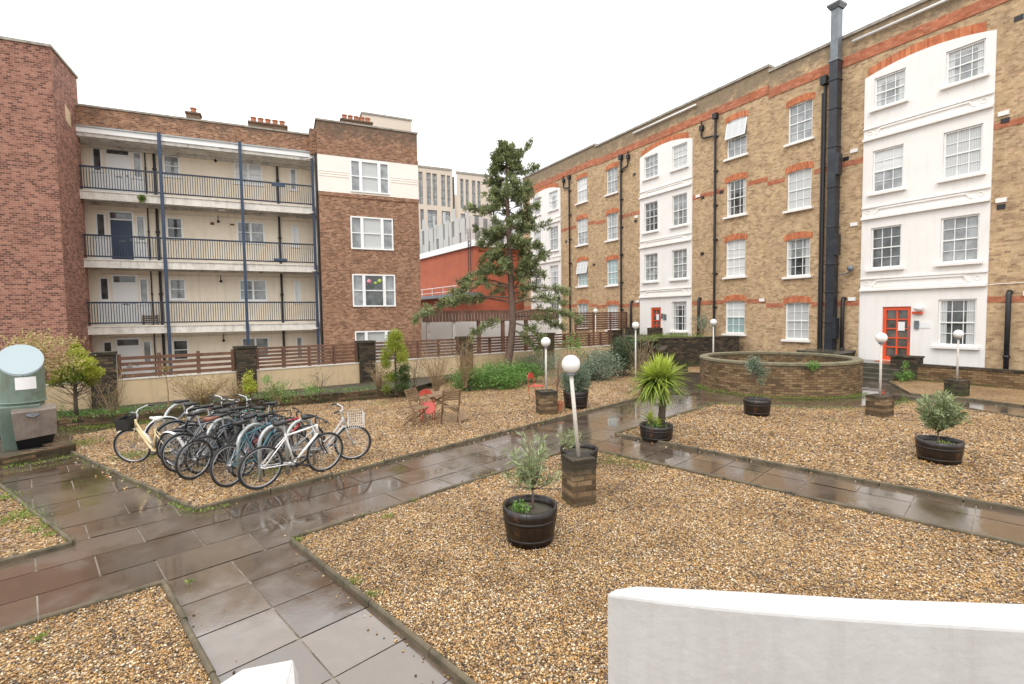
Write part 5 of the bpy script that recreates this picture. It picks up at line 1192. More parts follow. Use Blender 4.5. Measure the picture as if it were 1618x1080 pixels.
# near barrel with a young oleander
b1=px_base(838,868); b1=b1+b1.normalized()*.2; b1.z=.02; BR=empty('barrel_planter',b1,0,'dark half barrel planter nearest the camera with a thin young oleander','planter','half barrel planters')
barrel(BR,.26,.315,.42)
OL=empty('oleander_shrub',b1+Vector((.03,.03,.34)),0,'thin pale oleander growing in the barrel nearest the camera','shrub')
oleander(OL,0,.25,.54,(.36,.36,.36),28,30,.095,l_olive,.17,.006)
pp,dd=blob(420,(-.12,-.02,0.0),(.13,.12,.09),0); WE=empty('weed_clump',b1+Vector((0,0,.38)),0,'fresh green weeds filling the left side of the nearest barrel','weeds'); 
mbw=MB(); tw=[]; twigs(mbw,(-.1,0,-.03),.1,.1,8,.002,4,1); mbw.build('stems',m_twig,WE); leaves('foliage',l_bush,WE,[leafarr(pp,.035,.5,None,0,.4,.6,.3)])
b2=px_base(915,745); b2=b2+b2.normalized()*.22; b2.z=.02; BR=empty('barrel_planter',b2,.4,'dark half barrel planter just behind the near globe lamp pier','planter','half barrel planters'); barrel(BR,.28,.32,.33)
SH=empty('trailing_shrub',b2+Vector((-.2,-.05,.3)),0,'sparse trailing grey green shrub spilling left from the barrel behind the near lamp','shrub')
mb=MB(); tp=[]; twigs(mb,(0,0,0),.30,.34,9,.005,5,2,tp); mb.build('stems',m_twig,SH); leaves('foliage',l_olive,SH,[leafarr(np.repeat(np.array(tp),7,0)+rng.normal(scale=.03,size=(len(tp)*7,3)),.06,.3,None,0,.4,.5,.4)])
# yucca
b3=px_base(1037,700); b3=b3+b3.normalized()*.3; b3.z=.02; BR=empty('barrel_planter',b3,0,'low dark barrel tub holding the spiky yucca','planter','half barrel planters'); barrel(BR,.31,.335,.30)
YU=empty('yucca_tree',b3+Vector((.02,0,.26)),0,'tall spiky yucca with bright green blades and a leaning brown trunk','yucca')
mb=MB(); mb.tube([(.06,0,-.05),(.10,0,.3),(.10,.0,.55),(.06,0,.82)],[.085,.07,.055,.05],10); mb.build('trunk',m_barkdk,YU,smooth=True)
mb=MB(); mb.tube([(.10,0,.52),(.16,-.03,.66),(.15,-.02,.84)],[.04,.035,.03],8); mb.tube([(-.14,-.05,-.05),(-.16,-.05,.1)],[.03,.02],6); mb.build('limb',m_bark,YU,smooth=True)
def blades(c,n,L0,L1,up0,up1,w_=.032,droop=.35):
    V=[];F=[];C=[]
    for _ in range(n):
        a=random.uniform(0,2*PI); el=random.uniform(up0,up1); L_=random.uniform(L0,L1); d=Vector((math.cos(a)*math.cos(el),math.sin(a)*math.cos(el),math.sin(el))); sd=Vector((-math.sin(a),math.cos(a),0)); 
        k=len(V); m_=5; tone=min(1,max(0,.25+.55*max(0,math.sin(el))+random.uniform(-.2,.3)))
        for i in range(m_+1):
            u=i/m_; p=Vector(c)+d*L_*u+Vector((0,0,-droop*L_*u*u*math.cos(el))); ww=w_*(.6+.8*u if u<.4 else 1.0)*(1-u**3)+.001
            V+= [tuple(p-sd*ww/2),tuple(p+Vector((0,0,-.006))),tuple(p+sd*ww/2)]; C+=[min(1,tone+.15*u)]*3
        for i in range(m_):
            b_=k+i*3; F+=[(b_,b_+1,b_+4,b_+3),(b_+1,b_+2,b_+5,b_+4)]
    return np.array(V),np.array(F),np.array(C)
def bladeobj(name,groups,parent,m=l_yucca):
    Vs=[];Fs=[];Cs=[];k=0
    for g in groups: V,F,C=blades(*g); Vs.append(V);Fs.append(F+k);Cs.append(C);k+=len(V)
    return npmesh(name,np.concatenate(Vs),np.concatenate(Fs),m,parent,np.concatenate(Cs))
bladeobj('crown',[((.0,0,.96),330,.42,.66,-.9,1.45,.036,.28),((.18,0,1.0),170,.40,.60,-.6,1.4,.036,.25),((-.14,0,.93),170,.40,.60,-1.2,1.2,.036,.32)],YU)
bladeobj('side_shoot',[((.15,-.02,.42),26,.18,.30,.0,1.5,.024,.15),((-.16,-.05,.12),44,.2,.36,.1,1.5,.024,.25),((-.02,-.1,.03),16,.15,.25,.2,1.4,.02,.2)],YU)
pp,dd=blob(300,(0,-.02,0),(.27,.27,.05),0); WE=empty('weed_clump',b3+Vector((0,0,.29)),0,'green weeds round the foot of the yucca','weeds'); leaves('foliage',l_bush,WE,[leafarr(pp,.035,.5,None,0,.4,.6,.3)])
# small olive by the ring planter
b4=px_base(1196,659); b4=b4+b4.normalized()*.25; b4.z=.02; BR=empty('barrel_planter',b4,0,'small dark barrel in front of the round brick planter','planter','half barrel planters'); barrel(BR,.28,.32,.40)
OL=empty('olive_tree',b4+Vector((0,0,.34)),0,'small clipped olive on a thin stem before the round brick planter','tree'); 
mb=MB(); mb.tube([(-.02,0,-.05),(-.05,0,.3),(-.03,0,.62),(-.08,0,.85)],[.012,.01,.009,.006],6); 
for k in range(14): a=random.uniform(0,6.28); mb.tube([(-.05,0,.55+.02*k),(-.05+.2*math.cos(a),.2*math.sin(a),.75+.02*k)],[.005,.002],4)
mb.build('trunk',m_bark,OL)
q1,_=blob(1500,(-.10,0,.92),(.22,.2,.26),0); q2,_=blob(1100,(.05,0,.74),(.26,.22,.20),0); q3,_=blob(120,(.1,0,.5),(.12,.12,.12),0); leaves('foliage',l_grey,OL,[leafarr(q1,.05,.35,None,0,.4,.45,.35),leafarr(q2,.05,.35,None,0,.4,.3,.3),leafarr(q3,.05,.35,None,0,.4,.6,.3)])
# oval barrel with oleander at the right
b5=px_base(1483,736); b5=b5+b5.normalized()*.3; b5.z=.02; BR=empty('barrel_planter',b5,.75,'wide oval barrel planter on the right hand gravel bed','planter','half barrel planters'); barrel(BR,.285,.325,.37)
OL=empty('oleander_shrub',b5+Vector((-.02,0,.3)),0,'dense bushy oleander in the right hand oval barrel','shrub'); oleander(OL,0,.22,.60,(.34,.34,.30),48,60,.10,l_olive,.24,.009)
pp,dd=blob(120,(0,-.1,0),(.2,.12,.03),0); WE=empty('weed_clump',b5+Vector((0,0,.33)),0,'pale green weeds at the foot of the right hand oleander','weeds'); leaves('foliage',l_grass,WE,[leafarr(pp,.03,.5,None,0,.4,.6,.3)])
# dark bush in tall tub near second lamp
b6=px_base(910,648); b6=b6+b6.normalized()*.3; b6.z=.02; BR=empty('barrel_planter',b6,0,'tall dark tub under the dense shrub behind the near lamp globe','planter','half barrel planters'); barrel(BR,.30,.35,.48)
OL=empty('clipped_shrub',b6+Vector((0,0,.4)),0,'dense blue green rounded shrub standing in the tall dark tub','shrub')
mb=MB(); twigs(mb,(0,0,-.05),.7,.3,20,.01,5,2); mb.build('stems',m_barkdk,OL); q1,d1=blob(5200,(0,0,.34),(.42,.42,.44),.3); leaves('foliage',l_grey,OL,[leafarr(q1,.07,.3,d1+np.array((0,0,.8)),.5,.4,.3,.35)])
tpot=px_base(883,652); TP=empty('terracotta_pot',tpot+Vector((0,.1,.02)),0,'small terracotta pot between the second lamp pier and the dense shrub','pot'); mb=MB(); mb.lathe([(.001,0),(.09,0),(.13,.22),(.145,.22),(.145,.27),(.125,.27),(.12,.22),(.001,.22)],24); mb.build('pot_body',m_terra,TP,smooth=False)
# ---- folding table and chairs
def slat_chair(loc,rz,tilt,label,scale=1):
    """folding slatted chair; local -y is the front"""
    o=empty('folding_chair',loc,rz,label,'chair'); o.rotation_euler=(tilt,0,rz); 
    for s_ in (-1,1):
        mb=MB(); mb.beam((.20*s_,-.25,0),(.20*s_,.22,.86),.022,.035,(1,0,0)); mb.build('leg',m_oldwood,o)
        mb=MB(); mb.beam((.17*s_,.24,0),(.17*s_,-.20,.45),.022,.035,(1,0,0)); mb.build('leg',m_oldwood,o)
    mb=MB()
    for k in range(6): y=-.20+k*.07; mb.box(-.19,.19,y,y+.05,.44,.455)
    mb.build('seat',m_oldwood,o)
    mb=MB()
    for k in range(6): z=.60+k*.045; y=.22-.25-.0+((z)/.86)*.47-.22; mb.box(-.19,.19,y-.01,y+.01,z,z+.033)
    mb.build('backrest',m_oldwood,o); return o
tb=G(682,668)
c1=G(745-30,672); slat_chair(Vector((c1.x-.02,c1.y-.05,.02)),math.radians(198),math.radians(4),'folded slatted wooden chair leaning its back towards the camera',1)
c2_=G(660,675); slat_chair(Vector((c2_.x-.05,c2_.y+.1,.02)),math.radians(65),math.radians(4),'slatted wooden folding chair at the left end of the collapsed table')
TBL=empty('folding_table',Vector((tb.x+.05,tb.y+.5,.02)),math.radians(15),'weathered wooden folding table tilted among the chairs','table')
mb=MB(); mb.T=Matrix.Rotation(math.radians(-10),4,'Y')
for k in range(8): y=-.32+k*.08; mb.box(-.45,.45,y,y+.06,.60,.62)
mb.box(-.45,-.41,-.32,.30,.57,.60); mb.box(.41,.45,-.32,.30,.57,.60); mb.build('table_top',m_oldwood,TBL)
for s_ in (-1,1):
    mb=MB(); mb.beam((-.75,.25*s_,0),(.35,.25*s_,.58),.025,.035); mb.build('leg',m_oldwood,TBL); mb=MB(); mb.beam((.78,.22*s_,.0),(-.35,.22*s_,.66),.025,.035); mb.build('leg',m_oldwood,TBL)
mb=MB(); mb.beam((.2,-.22,.33),(.2,.22,.33),.02,.03); mb.build('stretcher',m_oldwood,TBL)
fl=empty('fallen_seat_board',Vector((tb.x+.62,tb.y+.1,.05)),.3,'brown board lying tilted under the leaning wooden chair','board'); mb=MB(); mb.T=Matrix.Rotation(math.radians(-20),4,'Y')@Matrix.Rotation(.6,4,'X'); mb.box(-.26,.26,-.18,.18,.08,.10); mb.build('plank',m_oldwood,fl,bevel=.01)
def red_chair(loc,rz,label,tilt=0):
    o=empty('round_back_chair',loc,rz,label,'chair'); o.rotation_euler=(tilt,0,rz)
    mb=MB(); mb.lathe([(.001,.445),(.19,.445),(.20,.455),(.19,.465),(.001,.462)],28); mb.build('seat',m_redplastic,o,smooth=False)
    mb=MB(); vs=[];fs=[]
    for i in range(13):
        a=PI*i/12
        for j,(r_,) in enumerate(((.19,),(.05,))): vs.append((r_*math.cos(a),.20+.02*math.sin(a),.62+.03+r_*1.0*math.sin(a)))
    vs2=[(x,y+.012,z) for x,y,z in vs]; n0=len(vs); fs=[(2*i,2*i+2,2*i+3,2*i+1) for i in range(12)]; fs+=[tuple(n0+q_ for q_ in f[::-1]) for f in fs]; fs+=[(2*i,2*i+n0,2*i+2+n0,2*i+2) for i in range(12)]
    mb.add(vs+vs2,fs); mb.build('backrest',m_redplastic,o)
    mb=MB(); mb.tube([(-.19,.14,.02),(-.19,.18,.45),(-.19,.20,.66)]+[(.19*math.cos(a),.20+.02*math.sin(a),.66+.19*math.sin(a)) for a in np.linspace(PI*.95,PI*.05,9)]+[(.19,.20,.66),(.19,.18,.45),(.19,.14,.02)],.010,6); mb.build('back_frame',m_redplastic,o,smooth=True)
    for s_ in (-1,1): mb=MB(); mb.tube([(.17*s_,-.22,.0),(.16*s_,-.1,.44)],.010,6); mb.tube([(.17*s_,-.2,.03),(.19*s_,.16,.25)],.007,5); mb.build('leg',m_redplastic,o)
    return o
rc1=G(669,668); red_chair(Vector((rc1.x,rc1.y+.45,.02)),math.radians(12),'red round backed metal chair tucked behind the wooden chairs',math.radians(4)).scale=(.86,.86,.84)
rb=empty('red_seat_pad',Vector((rc1.x+.12,rc1.y-.02+.12,.02)),.2,'red round folded chair seat standing between the wooden legs','chair'); mb=MB(); mb.T=Matrix.Translation((0,0,.34))@Matrix.Rotation(math.radians(62),4,'X'); mb.lathe([(.001,-.012),(.165,-.012),(.175,0),(.165,.012),(.001,.012)],28); mb.build('seat',m_redplastic,rb)
mb=MB(); 
for s_ in (-1,1): mb.tube([(.15*s_,.02,0),(.15*s_,.0,.36),(.13*s_,.05,.55)],.01,6)
mb.build('frame',m_redplastic,rb)
rc2=G(852,637); red_chair(Vector((rc2.x-.05,rc2.y+.35,.02)),math.radians(58),'faded red round backed chair standing alone beside the second lamp')
st_=empty('wooden_stake',G(881,636),0,'weathered wooden stake behind the second lamp pier','stake'); mb=MB(); mb.beam((0,.1,0),(0,.1,.68),.05,.04,(1,0,0)); mb.beam((-.04,.1,.5),(.04,.1,.5),.03,.03); mb.build('post',m_oldwood,st_)
# ---- tall conifer
TD=20.7
tp=[(799,592),(802,575),(807,545),(810,510),(808,460),(806,410),(803,350),(801,300),(800,262),(800,238)]
TB=AT(799,590,TD); TR=empty('tall_conifer',(TB.x,TB.y,.1),0,'tall ragged dark conifer with drooping branches standing before the slatted fence','tree')
Tp=[AT(x,y,TD)-Vector((TB.x,TB.y,.1)) for x,y in tp]; Tp[0].z=-.1
mb=MB(); mb.tube(Tp,[.20,.17,.155,.14,.13,.115,.09,.065,.04,.02],12); mb.build('trunk',m_bark,TR,smooth=True)
def trunk_at(z):
    for a,b in zip(Tp,Tp[1:]):
        if a.z<=z<=b.z: return a+(b-a)*((z-a.z)/(b.z-a.z))
    return Tp[-1].copy()
K=TD/FPX
LB=[]; LP=[];LDR=[];LT=[]
limb=MB()
def branch(A,B,th,dens,sag=.12,width=.35,ls=.16,tone=.45,start=.25):
    A=Vector(A);B=Vector(B); L_=(B-A).length; sd=(B-A).normalized(); side=sd.cross(Vector((0,0,1)))
    if side.length<.01: side=Vector((1,0,0))
    side.normalize(); pts=[]
    for u in np.linspace(0,1,8):
        pts.append(A.lerp(B,u)+Vector((0,0,math.sin(u*PI)*sag*L_)))
    limb.tube(pts,[th*(1-.8*u) for u in np.linspace(0,1,8)],6)
    nt=int(dens*L_*18)+5
    for k in range(nt):
        u=start+(1-start)*random.random()**.8; i=min(6,int(u*7)); f=u*7-i; p=pts[i].lerp(pts[i+1],f)
        w_=width*(1.15-u*.75)*random.uniform(.2,1)*random.choice((-1,1)); tip=p+side*w_*.8+sd*abs(w_)*.7+Vector((0,0,random.uniform(-.16,.16)-abs(w_)*.12))
        if k%2==0: limb.tube([p,tip],[.010,.004],3)
        tn=tone+random.uniform(-.35,.35)
        for v in (.2,.4,.6,.8,1,1.1):
            q_=p.lerp(tip,v)
            for _ in range(4): LP.append((q_.x+random.gauss(0,.045),q_.y+random.gauss(0,.05),q_.z+random.gauss(0,.035))); dr=(tip-p).normalized()+Vector((0,0,.25)); LDR.append(tuple(dr)); LT.append(tn)
def bpx(x0,y0,x1,y1,dy=0,**k):
    A=AT(x0,y0,TD)-TR.location; z=A.z; A=trunk_at(z); B=AT(x1,y1,TD+dy)-TR.location; branch(A,B,k.pop('th',.035),k.pop('dens',1.0),**k)
for a in ((808,470,655,506,-.6),(808,478,668,492,.9),(808,455,715,463,-1.2),(808,452,725,448,.5),(807,432,738,441,-.2),(806,425,752,432,.8),(806,395,762,412,0),(804,372,748,360,-.3),(804,365,757,385,.7),(803,330,737,325,0),(802,318,764,330,.5),(802,300,765,306,.2),
          (810,480,895,478,-.5),(810,495,918,506,-.9),(810,510,862,540,-1),(810,500,892,520,.9),(809,465,898,462,.6),(810,462,865,400,0),(808,440,858,432,.3),(806,388,858,393,0),(804,358,868,352,.2),(804,345,850,322,-.2),(803,332,842,345,.6),(802,305,838,290,0),(801,275,851,258,.2),(800,262,838,226,0),(800,258,822,240,.3),(800,262,775,262,0),(800,280,768,288,.3),(800,245,793,232,0),(801,290,842,302,-.3),(810,505,745,530,-1),(810,520,850,556,-.6)):
    bpx(*a,dens=.95 if abs(a[2]-a[0])>60 else 1.1,width=.42 if a[1]>420 else .32,th=.045 if a[1]>440 else .028,sag=.10 if a[1]>380 else -.08)
for k in range(100):
    z=random.uniform(3.0,9.5); A=trunk_at(z); a=random.uniform(0,2*PI); env=np.interp(z,[2.5,3.5,5,6.5,8,9.5],[1.0,1.3,1.25,1.1,.95,.4]); L_=env*random.uniform(.45,1)
    B=A+Vector((math.cos(a)*L_,math.sin(a)*L_*.9,L_*random.uniform(-.15,.35))); branch(A,B,.02,.75 if z>4 else .5,.05,.26,start=.3)
for a,b in (((812,420),(880,355)),): pass
limb.build('limbs',m_bark,TR)
LP=np.array(LP); leaves('crown',l_cedar,TR,[leafarr(LP,.125,.26,np.array(LDR),.55,.4,None,.12)])
# tones per tuft
o=[c for c in TR.children if c.name.startswith('crown')][0]; ca=o.data.color_attributes['Col']; t4=np.repeat(np.clip(np.array(LT)+rng.uniform(-.15,.15,len(LT)),0,1),4); cc=np.ones((len(t4),4),np.float32); cc[:,:3]=t4[:,None]; ca.data.foreach_set('color',cc.ravel())
# ---- shrubs
def shrub(name,base,label,parts,m,stem=(.5,.2,8),cat='shrub',sm=None,group=None,z=.0,leaf=.06,asp=.4,updw=.3,svar=.4):
    """parts: (offset, radii, n leaves, tone)"""
    o=empty(name,base,0,label,cat,group)
    if stem: mb=MB(); twigs(mb,(0,0,-.02),stem[0],stem[1],stem[2],.008,5,2); mb.build('stems',sm or m_barkdk,o)
    L_=[]
    for off,rad,n,tone in parts:
        nn=max(6,n//70); C_,_=blob(nn,off,rad,.35); q=C_[rng.integers(0,nn,n)]+rng.normal(size=(n,3))*np.array(rad)*.24; tn=tone
        cl=rng.uniform(-.22,.22,nn)
        q[:,2]=np.maximum(q[:,2],.02)
        L_.append(leafarr(q,leaf,asp,np.tile((0,0,1.),(n,1)),updw,svar,tn,.35))
    leaves('foliage',m,o,L_); return o
def at0(px,py,z=0): p=G(px,py,z); return p
shrub('low_green_shrub',at0(742,619),'bright green low shrub at the left end of the bushes under the tall conifer',[((0,.4,.35),(.75,.5,.38),4200,.45)],l_bush,leaf=.07)
shrub('low_green_shrub',at0(790,616),'bright green low shrub in the middle of the bushes under the tall conifer',[((0,.6,.42),(1.0,.6,.46),6500,.5),((.3,.2,.25),(.7,.4,.28),2500,.55)],l_bush,leaf=.07)
shrub('low_green_shrub',at0(832,608),'darker green shrub at the right end of the bushes behind the lone red chair',[((0,.6,.4),(.75,.6,.42),4500,.35)],l_bush,leaf=.07)
shrub('grey_green_shrub',at0(845,596),'hazy grey green feathery shrub behind the lone red chair',[((0,.6,.5),(1.0,.6,.55),6500,.45)],l_grey,leaf=.07,asp=.2,updw=.6)
shrub('rounded_shrub',at0(948,603),'rounded pale green leafy shrub below the end of the slatted fence',[((0,.7,.55),(.85,.75,.55),6500,.5),((-.4,.5,.3),(.5,.5,.3),2200,.4)],l_grey,leaf=.09,asp=.3)
shrub('rounded_shrub',at0(985,597),'dark green leafy shrub left of the yucca crown',[((0,.9,.6),(.8,.7,.62),4200,.35),((.2,.7,1.2),(.5,.5,.4),900,.6)],l_dark,leaf=.09)
shrub('dry_twiggy_shrub',at0(1012,596),'brown twiggy shrub behind the yucca and its lamp pole',[((0,1.2,1.1),(1.1,.7,.6),1500,.35)],l_grey,stem=(1.9,.9,46),sm=m_twig,leaf=.06)
shrub('dry_twiggy_shrub',Vector((w1.x+.6,w1.y+1.0,1.25)),'low green shrubs trailing along the top of the dark retaining wall',[((0,0,.15),(1.7,.5,.22),2600,.6)],l_grass,stem=None,leaf=.07)
shrub('leafy_sapling',Vector((w2.x-1.4,w2.y+1.2,1.25)),'thin green and red leafed sapling before the middle bay window edge',[((0,0,.6),(.5,.4,.5),650,.6)],l_grey,stem=(1.1,.45,12),sm=m_twig,leaf=.09)
shrub('climbing_shrub',at0(898,604),'thin climbing shrub on the wall left of the rounded shrubs',[((.3,.8,1.2),(.7,.2,.5),480,.7)],l_bush,stem=(1.7,.6,12),sm=m_bark,leaf=.09)
shrub('climbing_shrub',at0(880,612),'pale wispy climber beside the wooden stake',[((.0,.8,.75),(.4,.3,.6),1300,.75)],l_grey,stem=(1.3,.4,9),sm=m_bark,leaf=.06,asp=.25)
# small bright conifer at the left
DZ=.22; D0=12.95
def cl(px,py,d=D0): return AT(px,py,d)
cb=G(121,661,DZ); CO=empty('small_conifer',cb,0,'small flat topped conifer with bright yellow green tips beside the vent cowl','tree')
mb=MB(); mb.tube([(0,0,-.05),(0,0,.4),(.01,0,.85),(.0,0,1.5)],[.05,.042,.035,.015],8); mb.build('trunk',m_barkdk,CO,smooth=True)
lm=MB(); Pn=[];
for (x,y,rw,n,tn) in ((119,547,.08,300,.9),(122,560,.15,800,.85),(134,574,.17,900,.95),(148,588,.15,900,.9),(138,590,.16,600,.8),(108,582,.14,500,.55),(97,592,.15,500,.6),(88,604,.12,300,.6),(105,600,.14,260,.2),(143,602,.15,300,.4),(122,596,.18,300,.2)):
    c=cl(x,y,cb.y+random.uniform(-.2,.2))-cb; c.y*=1
    for _ in range(5): lm.tube([(0,0,max(.35,c.z-.35)),(c.x*.5,c.y*.5,c.z-.15),(c.x+random.uniform(-.15,.15),c.y+random.uniform(-.2,.2),c.z)],[.014,.009,.004],4)
    rw*=1.4; n=int(n*1.9); q,d_2=blob(n,tuple(c),(rw,rw,rw*.7),.1); Pn.append(leafarr(q,.055,.35,d_2*.6+np.array((0,0,.6)),.5,.4,tn,.3))
for _ in range(26):
    z=random.uniform(.3,1.0); a=random.uniform(0,6.28); lm.tube([(0,0,z),(math.cos(a)*.25,math.sin(a)*.25,z+.1),(math.cos(a)*.5,math.sin(a)*.5,z+.3)],[.009,.006,.003],4)
lm.build('limbs',m_barkdk,CO); leaves('crown',l_conif,CO,Pn)
# conical shrub
cb=G(626,621,.22); CO=empty('conical_conifer',cb,0,'tall narrow conifer, yellow green above and dark at the foot, before the fence','tree')
H_=2.0; mb=MB(); mb.tube([(0,0,-.05),(0,0,1),(.02,0,1.75)],[.04,.03,.01],8); mb.build('trunk',m_barkdk,CO); Pn=[];Pd=[]
for k in range(46):
    u=random.random(); z=.1+u*1.75; rr_=.52*math.sin(min(1,(1-u)*1.25+.12)*PI*.62)+.03; a=random.uniform(0,6.28); c=(math.cos(a)*rr_*.62,math.sin(a)*rr_*.6,z)
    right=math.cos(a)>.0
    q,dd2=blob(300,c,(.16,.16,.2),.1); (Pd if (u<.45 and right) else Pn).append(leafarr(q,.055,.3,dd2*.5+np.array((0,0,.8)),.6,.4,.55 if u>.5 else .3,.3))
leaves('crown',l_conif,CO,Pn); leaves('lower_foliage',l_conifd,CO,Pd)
# hedge of dry leaves behind the cowl
shrub('dry_leaved_hedge',G(20,680,.2)+Vector((-.2,.6,0)),'dry yellow brown leaved hedge behind the vent cowl',[((0,0,1.55),(1.1,.5,.5),1900,.5),((.3,.1,1.9),(.8,.4,.3),700,.65),((-.5,0,.9),(.8,.5,.5),700,.3)],l_dry,stem=(2.0,.8,30),sm=m_twig,leaf=.06,asp=.5)
shrub('ivy_clump',G(14,672,.2),'low green ivy at the foot of the wall left of the cowl',[((0,.3,.2),(.9,.4,.22),2200,.4)],l_bush,stem=None,leaf=.06)
TW=[((178,657),'bare forked shrub left of the cream bicycle',1.35,.9,15,m_twig,60,l_grass),((150,652),'bare twiggy shrub next to the small conifer',.9,.5,9,m_bark,30,l_grass),((320,642),'yellowish twiggy bush behind the middle of the bicycles',1.0,.95,70,m_twig,1100,l_dry),((372,640),'reddish twiggy bush below the second pier',.85,.5,34,m_twig,260,l_dry),((505,628),'small bare shrub with dark twigs against the buff wall',.95,.5,9,m_barkdk,30,l_grass),((690,618),'tan twiggy shrub behind the folding chairs',1.6,.7,34,m_twig,120,l_dry),((735,610),'tan reedy shrub against the brick pier left of the tall conifer',1.9,.5,26,m_twig,80,l_dry),((655,618),'thin climber with a bent stem on the wall behind the chairs',1.4,.4,7,m_bark,150,l_dark),((600,618),'grassy tan twigs at the left of the narrow conifer',1.0,.45,36,m_twig,150,l_dry)]
for (p,lb,h,sp,n,sm,nl,lm_) in TW:
    b=G(p[0],p[1],.22); o=empty('bare_shrub',b,0,lb,'shrub'); mb=MB(); tps=[]; twigs(mb,(0,0,-.05),h,sp,n,.009,6,3,tps); mb.build('twigs',sm,o)
    q=np.array(tps)[rng.integers(0,len(tps),nl)]+rng.normal(scale=.03,size=(nl,3)); leaves('foliage',lm_,o,[leafarr(q,.045,.45,None,0,.4,.7,.3)])
shrub('small_leafy_shrub',G(397,640,.22),'small yellow green shrub in front of the second brick pier',[((0,0,.62),(.2,.2,.28),1300,.85)],l_conif,stem=(.6,.15,8),leaf=.05,asp=.5)
shrub('small_leafy_shrub',G(440,637,.22),'green leafy plants against the buff wall right of the yellow green shrub',[((0,.1,.3),(.55,.3,.28),1500,.55),((-.25,0,.6),(.2,.2,.2),260,.75),((.7,.1,.35),(.4,.2,.3),420,.6)],l_bush,stem=(.9,.6,12),sm=m_twig,leaf=.05)
NS=empty('thin_sapling',G(266,648,.22),0,'thin bare sapling with a dark knot in its fork behind the cream bicycle','tree'); mb=MB(); mb.tube([(0,0,-.05),(.02,0,.5),(-.02,0,.95),(.02,0,1.1)],[.016,.014,.012,.008],6)
for s_ in (-1,1): mb.tube([(0,0,.75),(.18*s_,0,.85),(.24*s_,0,1.02)],[.008,.006,.003],5); mb.tube([(0,0,1.0),(.1*s_,0,1.2)],[.006,.003],4)
mb.build('trunk',m_twig,NS); q,_=blob(260,(0,0,1.12),(.18,.1,.07),0); leaves('knot',l_dry,NS,[leafarr(q,.06,.15,None,0,.4,.1,.1)])
shrub('weedy_clump',G(1430,602)+Vector((-.1,-.1,0)),'bright green weed clump at the left end of the low garden wall',[((0,0,.22),(.28,.25,.26),900,.6),((.1,.1,.5),(.12,.12,.2),200,.7)],l_bush,stem=None,leaf=.06)
WR=empty('weed_clump',rc+(-un*RR)+Vector((un.y,-un.x,0))*.95+Vector((0,0,1.0))+un*.14,0,'bright green weed hanging over the rim of the round planter','weeds'); q,_=blob(420,(0,-.08,0),(.2,.12,.16),0); leaves('foliage',l_bush,WR,[leafarr(q,.06,.45,None,0,.4,.6,.3)])
# ---- weeds and moss strips (uncountable)
def strip(pts,n,w_,h=.04,m=l_grass,name='weeds',leaf=.04,tone=.5,cat='weeds',label='small green weeds growing along the edges of the beds'):
    P_=[]
    for a,b in zip(pts,pts[1:]):
        nn=int(n*(b-a).length); u=rng.random(nn); base=np.array(a)[None,:2]*(1-u)[:,None]+np.array(b)[None,:2]*u[:,None]
        cl_=rng.random(nn); base=base+rng.normal(size=(nn,2))*w_*.5
        P_.append(np.concatenate([base,(.02+rng.random(nn)*h)[:,None]],1))
    return np.concatenate(P_)
def clump(base,r,n,h=.05): p=np.array(base)[None,:2]+rng.normal(size=(n,2))*r*.5; return np.concatenate([p,(.02+rng.random(n)*h)[:,None]],1)
SP=[]
def ringpts(a0,a1,r): return [Vector((rc.x+r*math.cos(t),rc.y+r*math.sin(t),0)) for t in np.linspace(a0,a1,14)]
base_a=math.atan2(-un.y,-un.x)
SP.append(strip(ringpts(base_a-1.35,base_a-.1,RR+.09),330,.14)); SP.append(strip(ringpts(base_a,base_a+1.3,RR+.09),420,.16))
SP.append(strip([P3[1]+Vector((.1,-.15,0)),P3[2]+Vector((0,-.2,0)),P3[3]+Vector((0,-.2,0)),P3[4]+Vector((0,-.15,0))],240,.25)); SP.append(strip([P3[0],P3[1]],60,.18)); SP.append(strip([P3[6],P3[7],P3[8]],300,.25))
SP.append(strip([lw[1]-Vector((0,.15,0)),lw[2]-Vector((0,.25,0)),lw[2]*.7+lw[3]*.3-Vector((0,.3,0))],650,.30,.07)); 
for p,r,n in (((212,722),.35,500),((250,722),.3,300),((300,715),.4,500),((430,748),.35,260),((395,660),.5,260),((130,703),.35,500),((300,745),.3,120),((600,640),.4,160)): SP.append(clump(G(*p),r,n))
for p,r,n in (((30,820),.28,420),((60,840),.16,160),((5,790),.25,260),((78,848),.08,60),((60,1015),.05,40),((300,925),.03,20),((613,820),.08,50),((560,925),.07,60),((590,945),.06,50),((655,795),.05,25),((470,858),.07,60),((970,730),.35,260),((1010,740),.25,120),((1520,668),.3,70),((1320,668),.2,40),((1500,640),.3,120)): SP.append(clump(G(*p),r,n,.03))
for P_,n in ((P1,26),(P2,16),(P5,60)):
    L_=[P_[0],P_[1]]; SP.append(strip(L_,n,.05,.03))
SP.append(strip([G(0,742),G(60,735),G(118,722)],200,.12,.03)); SP.append(strip([G(112,722),G(200,762),G(300,812)],28,.05,.02)); SP.append(strip([G(270,800),G(310,812),G(360,802)],200,.05,.02))
ALLP=np.concatenate(SP); o=leaves('ground_weeds',l_grass,None,[leafarr(ALLP,.032,.4,np.tile((0,0,1.),(len(ALLP),1)),.45,.5,.5,.4)]); tag(o,'small green weeds and moss along the edges of the gravel beds','weeds',kind='stuff')
bw=[]
for a,b,n in ((lw[0]+Vector((0,.5,0)),lw[2]+Vector((0,.5,0)),900),(lw[2]+Vector((0,.5,0)),lw[3]+Vector((0,.5,0)),240),(lw[3]+Vector((0,.5,0)),lw[4]+Vector((0,.6,0)),260)): q=strip([a,b],n,.6,.12); q[:,2]+=.22; bw.append(q)
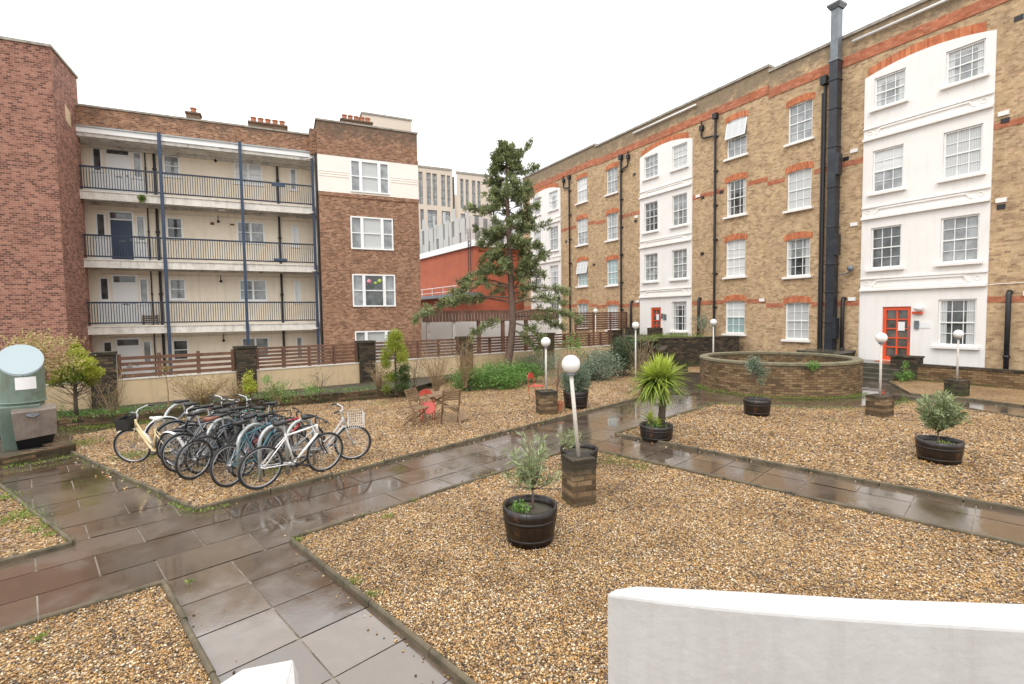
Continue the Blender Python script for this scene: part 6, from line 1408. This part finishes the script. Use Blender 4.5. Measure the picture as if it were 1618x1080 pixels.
ALLP=np.concatenate(bw); o=leaves('bed_groundcover',l_bush,None,[leafarr(ALLP,.05,.45,np.tile((0,0,1.),(len(ALLP),1)),.4,.5,.4,.4)]); tag(o,'low green ground cover filling the raised bed','ground cover',kind='stuff')
# ---- bits: cable on the gravel, garden twig
cbp=[G(945,806),G(975,812),G(1000,800),G(985,790),G(960,785)]; o=empty('loose_cable',cbp[0]+Vector((0,0,.03)),0,'thin dark cable curling over the gravel beside the near lamp pier','cable'); mb=MB(); mb.tube([tuple(p-cbp[0]) for p in cbp]+[tuple(G(995,765)-cbp[0]+Vector((0,0,.10)))],.007,5); mb.build('cable_length',m_barkdk,o,smooth=True)
cbp=[G(800,772),G(850,775),G(888,776)]; o=empty('loose_cable',cbp[0]+Vector((0,0,.035)),0,'thin dark cable running from the near lamp pier to the kerb','cable'); mb=MB(); mb.tube([tuple(p-cbp[0]) for p in cbp],.006,5); mb.build('cable_length',m_barkdk,o)
# ---- white painted parapets in the foreground
ZP=1.5
def Z(px,py): return G(px,py,ZP)
fr=[Z(958,937),Z(975,940),Z(1050,950),Z(1114,957.6),Z(1200,966),Z(1287,973),Z(1450,984),Z(1618,994)]; e_=(fr[-1]-fr[-2]).normalized(); fr.append(fr[-1]+e_*.8)
bk=[Z(1618,952),Z(1369,944),Z(1200,934),Z(1006,924)]; bk.insert(0,bk[0]+e_*.8); poly=fr+bk+[Z(972,929)]
c0=fr[0]; o=empty('curved_parapet',(c0.x,c0.y,0),0,'smooth white painted parapet curving across the lower right foreground','wall')
mb=MB(); mb.prism([((p-c0).x,(p-c0).y) for p in poly],0,ZP,True); mb.build('parapet_body',m_whiteshade,o,bevel=.012)
q=[Z(384,1056),Z(470,1039),Z(478,1200),Z(300,1200),Z(300,1110)]; c0=q[0]; o=empty('stair_pier',(c0.x,c0.y,0),0,'white painted stair pier top at the bottom edge of the view','wall')
zb=Z(450,1095); mb=MB()
vs=[(p-c0) for p in q]; inner=[vs[0],vs[1]+Vector((-.012,-.006,0)),Vector(((G(440,1120,ZP)-c0).x,(G(440,1120,ZP)-c0).y,0)),Vector((vs[3].x,vs[3].y,0)),vs[4]]
n=5; top=[(p.x,p.y,ZP) for p in inner]; mid=[(p.x,p.y,ZP-(.05 if i in (1,2) else .004)) for i,p in enumerate(vs)]; bot=[(p.x,p.y,0) for p in vs]
mb.add(top+mid+bot,[tuple(range(n))[::-1]]+[(i,(i+1)%n,(i+1)%n+n,i+n) for i in range(n)]+[(i+n,(i+1)%n+n,(i+1)%n+2*n,i+2*n) for i in range(n)]); mb.build('pier_body',m_whiteshade,o,bevel=.006)
